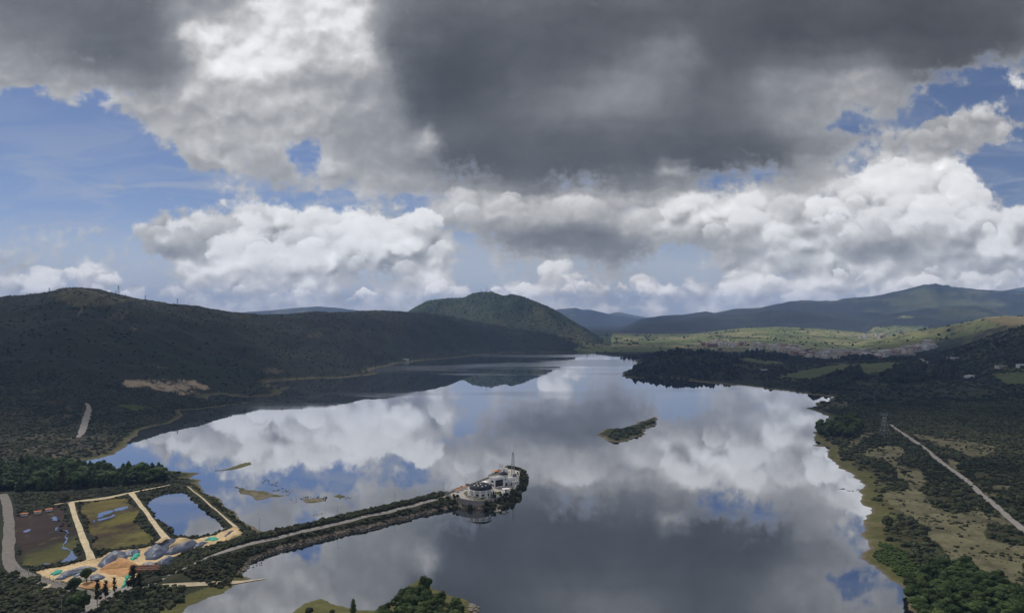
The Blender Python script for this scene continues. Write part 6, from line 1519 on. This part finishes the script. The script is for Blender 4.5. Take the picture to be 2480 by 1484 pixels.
def big(name, px, py, w, d, h, rz, wm, rm, label, cat, roof=1.2):
    q = hit(px, py); e = thing(name, label, cat, q, rz)
    MB().box((0, 0, h/2-1), (w, d, h+2)).build('wall', wm, e)
    MB().prism([(-w/2-.6, -d/2-.6), (w/2+.6, -d/2-.6), (w/2+.6, d/2+.6), (-w/2-.6, d/2+.6)], h, h+roof*.35).build('roof', rm, e)
    n = max(2, int(w/5))
    for f in range(max(1, int(h/3.2))):
        MB().box((0, -d/2-.05, 1.8+3.1*f), (w*.9, .12, 1.3)).build('window_band', M_GLASS, e)
    return e
big('apartment_block', *c3(210, 515), 46, 16, 15, .1, M_HW[2], M_HR[0], 'red brick apartment block at the left end of the town', 'building')
big('apartment_block', *c3(150, 505), 26, 14, 13, .1, M_HW[2], M_HR[0], 'smaller red brick block left of the big brick one', 'building')
big('school_building', *c3(1272, 553), 62, 16, 13, .15, M_HW[5], M_HR[3], 'long ochre building in the middle of the town', 'building')
big('factory_hall', *c3(1110, 545), 70, 26, 9, .1, M_HW[3], M_HR[3], 'wide white hall left of the long ochre building', 'building')
big('row_building', *c3(1575, 580), 90, 14, 8, .12, M_HW[1], M_HR[2], 'long brown row building at the foot of the right spur', 'building')
big('white_villa', *c3(1960, 605), 26, 14, 5, .3, M_HW[3], M_HR[3], 'long white shed among dark trees on the right slope', 'shed')
big('white_villa', *c3(2310, 662), 22, 10, 4, .1, M_HW[1], M_HR[0], 'low brown farmhouse above the green meadow at the right edge', 'farmhouse')
big('white_villa', *c3(2450, 655), 14, 9, 4.5, .1, M_HW[3], M_HR[3], 'white house at the right edge above the meadow', 'house')
big('white_villa', *c3(1935, 650), 12, 10, 6, .6, M_HW[3], M_HR[1], 'white house below the long white shed', 'house')
big('white_villa', *c3(2075, 735), 26, 10, 4, .7, M_HW[3], M_HR[3], 'white greenhouse building among the trees on the right', 'greenhouse')
big('white_villa', *c3(1910, 715), 18, 9, 4, -.5, M_HW[3], M_HR[3], 'pale building at the bend of the road on the right', 'building')
big('white_villa', *c2(468, 610), 14, 8, 4, .1, M_HW[3], M_HR[1], 'lone white house on the far left shore of the lake', 'house')
big('white_villa', *c3(585, 688), 14, 8, 3.5, .1, M_HW[3], M_HR[3], 'tiny white hut in the dark scrub behind the dam', 'hut')

# ------------------------------------------------------------------ haze: one closed box of even, thin air
def make_haze():
    top = max(float(TZ.max()), CAMZ)+25.0; lo = -6.0
    x = 1.4*18400; v = [(sx*x, y, z) for z in (lo, top) for sx, y in ((-1, -80), (1, -80), (1, 18600), (-1, 18600))]
    f = [(3,2,1,0),(4,5,6,7),(0,1,5,4),(1,2,6,5),(2,3,7,6),(3,0,4,7)]
    me = mesh_from('haze', v, f)
    m = bpy.data.materials.new('haze'); m.use_nodes = True; m.node_tree.nodes.clear(); T = NT(m.node_tree)
    out = T.new('ShaderNodeOutputMaterial'); pv = T.new('ShaderNodeVolumePrincipled')
    pv.inputs['Color'].default_value = (.36, .56, 1.0, 1); pv.inputs['Density'].default_value = HAZE; pv.inputs['Anisotropy'].default_value = .1
    T.L.new(pv.outputs[0], out.inputs['Volume']); me.materials.append(m)
    m.cycles.homogeneous_volume = True if hasattr(m.cycles, 'homogeneous_volume') else None
    add_obj('haze', me, kind='stuff')
HAZE = 6.5e-5
make_haze()
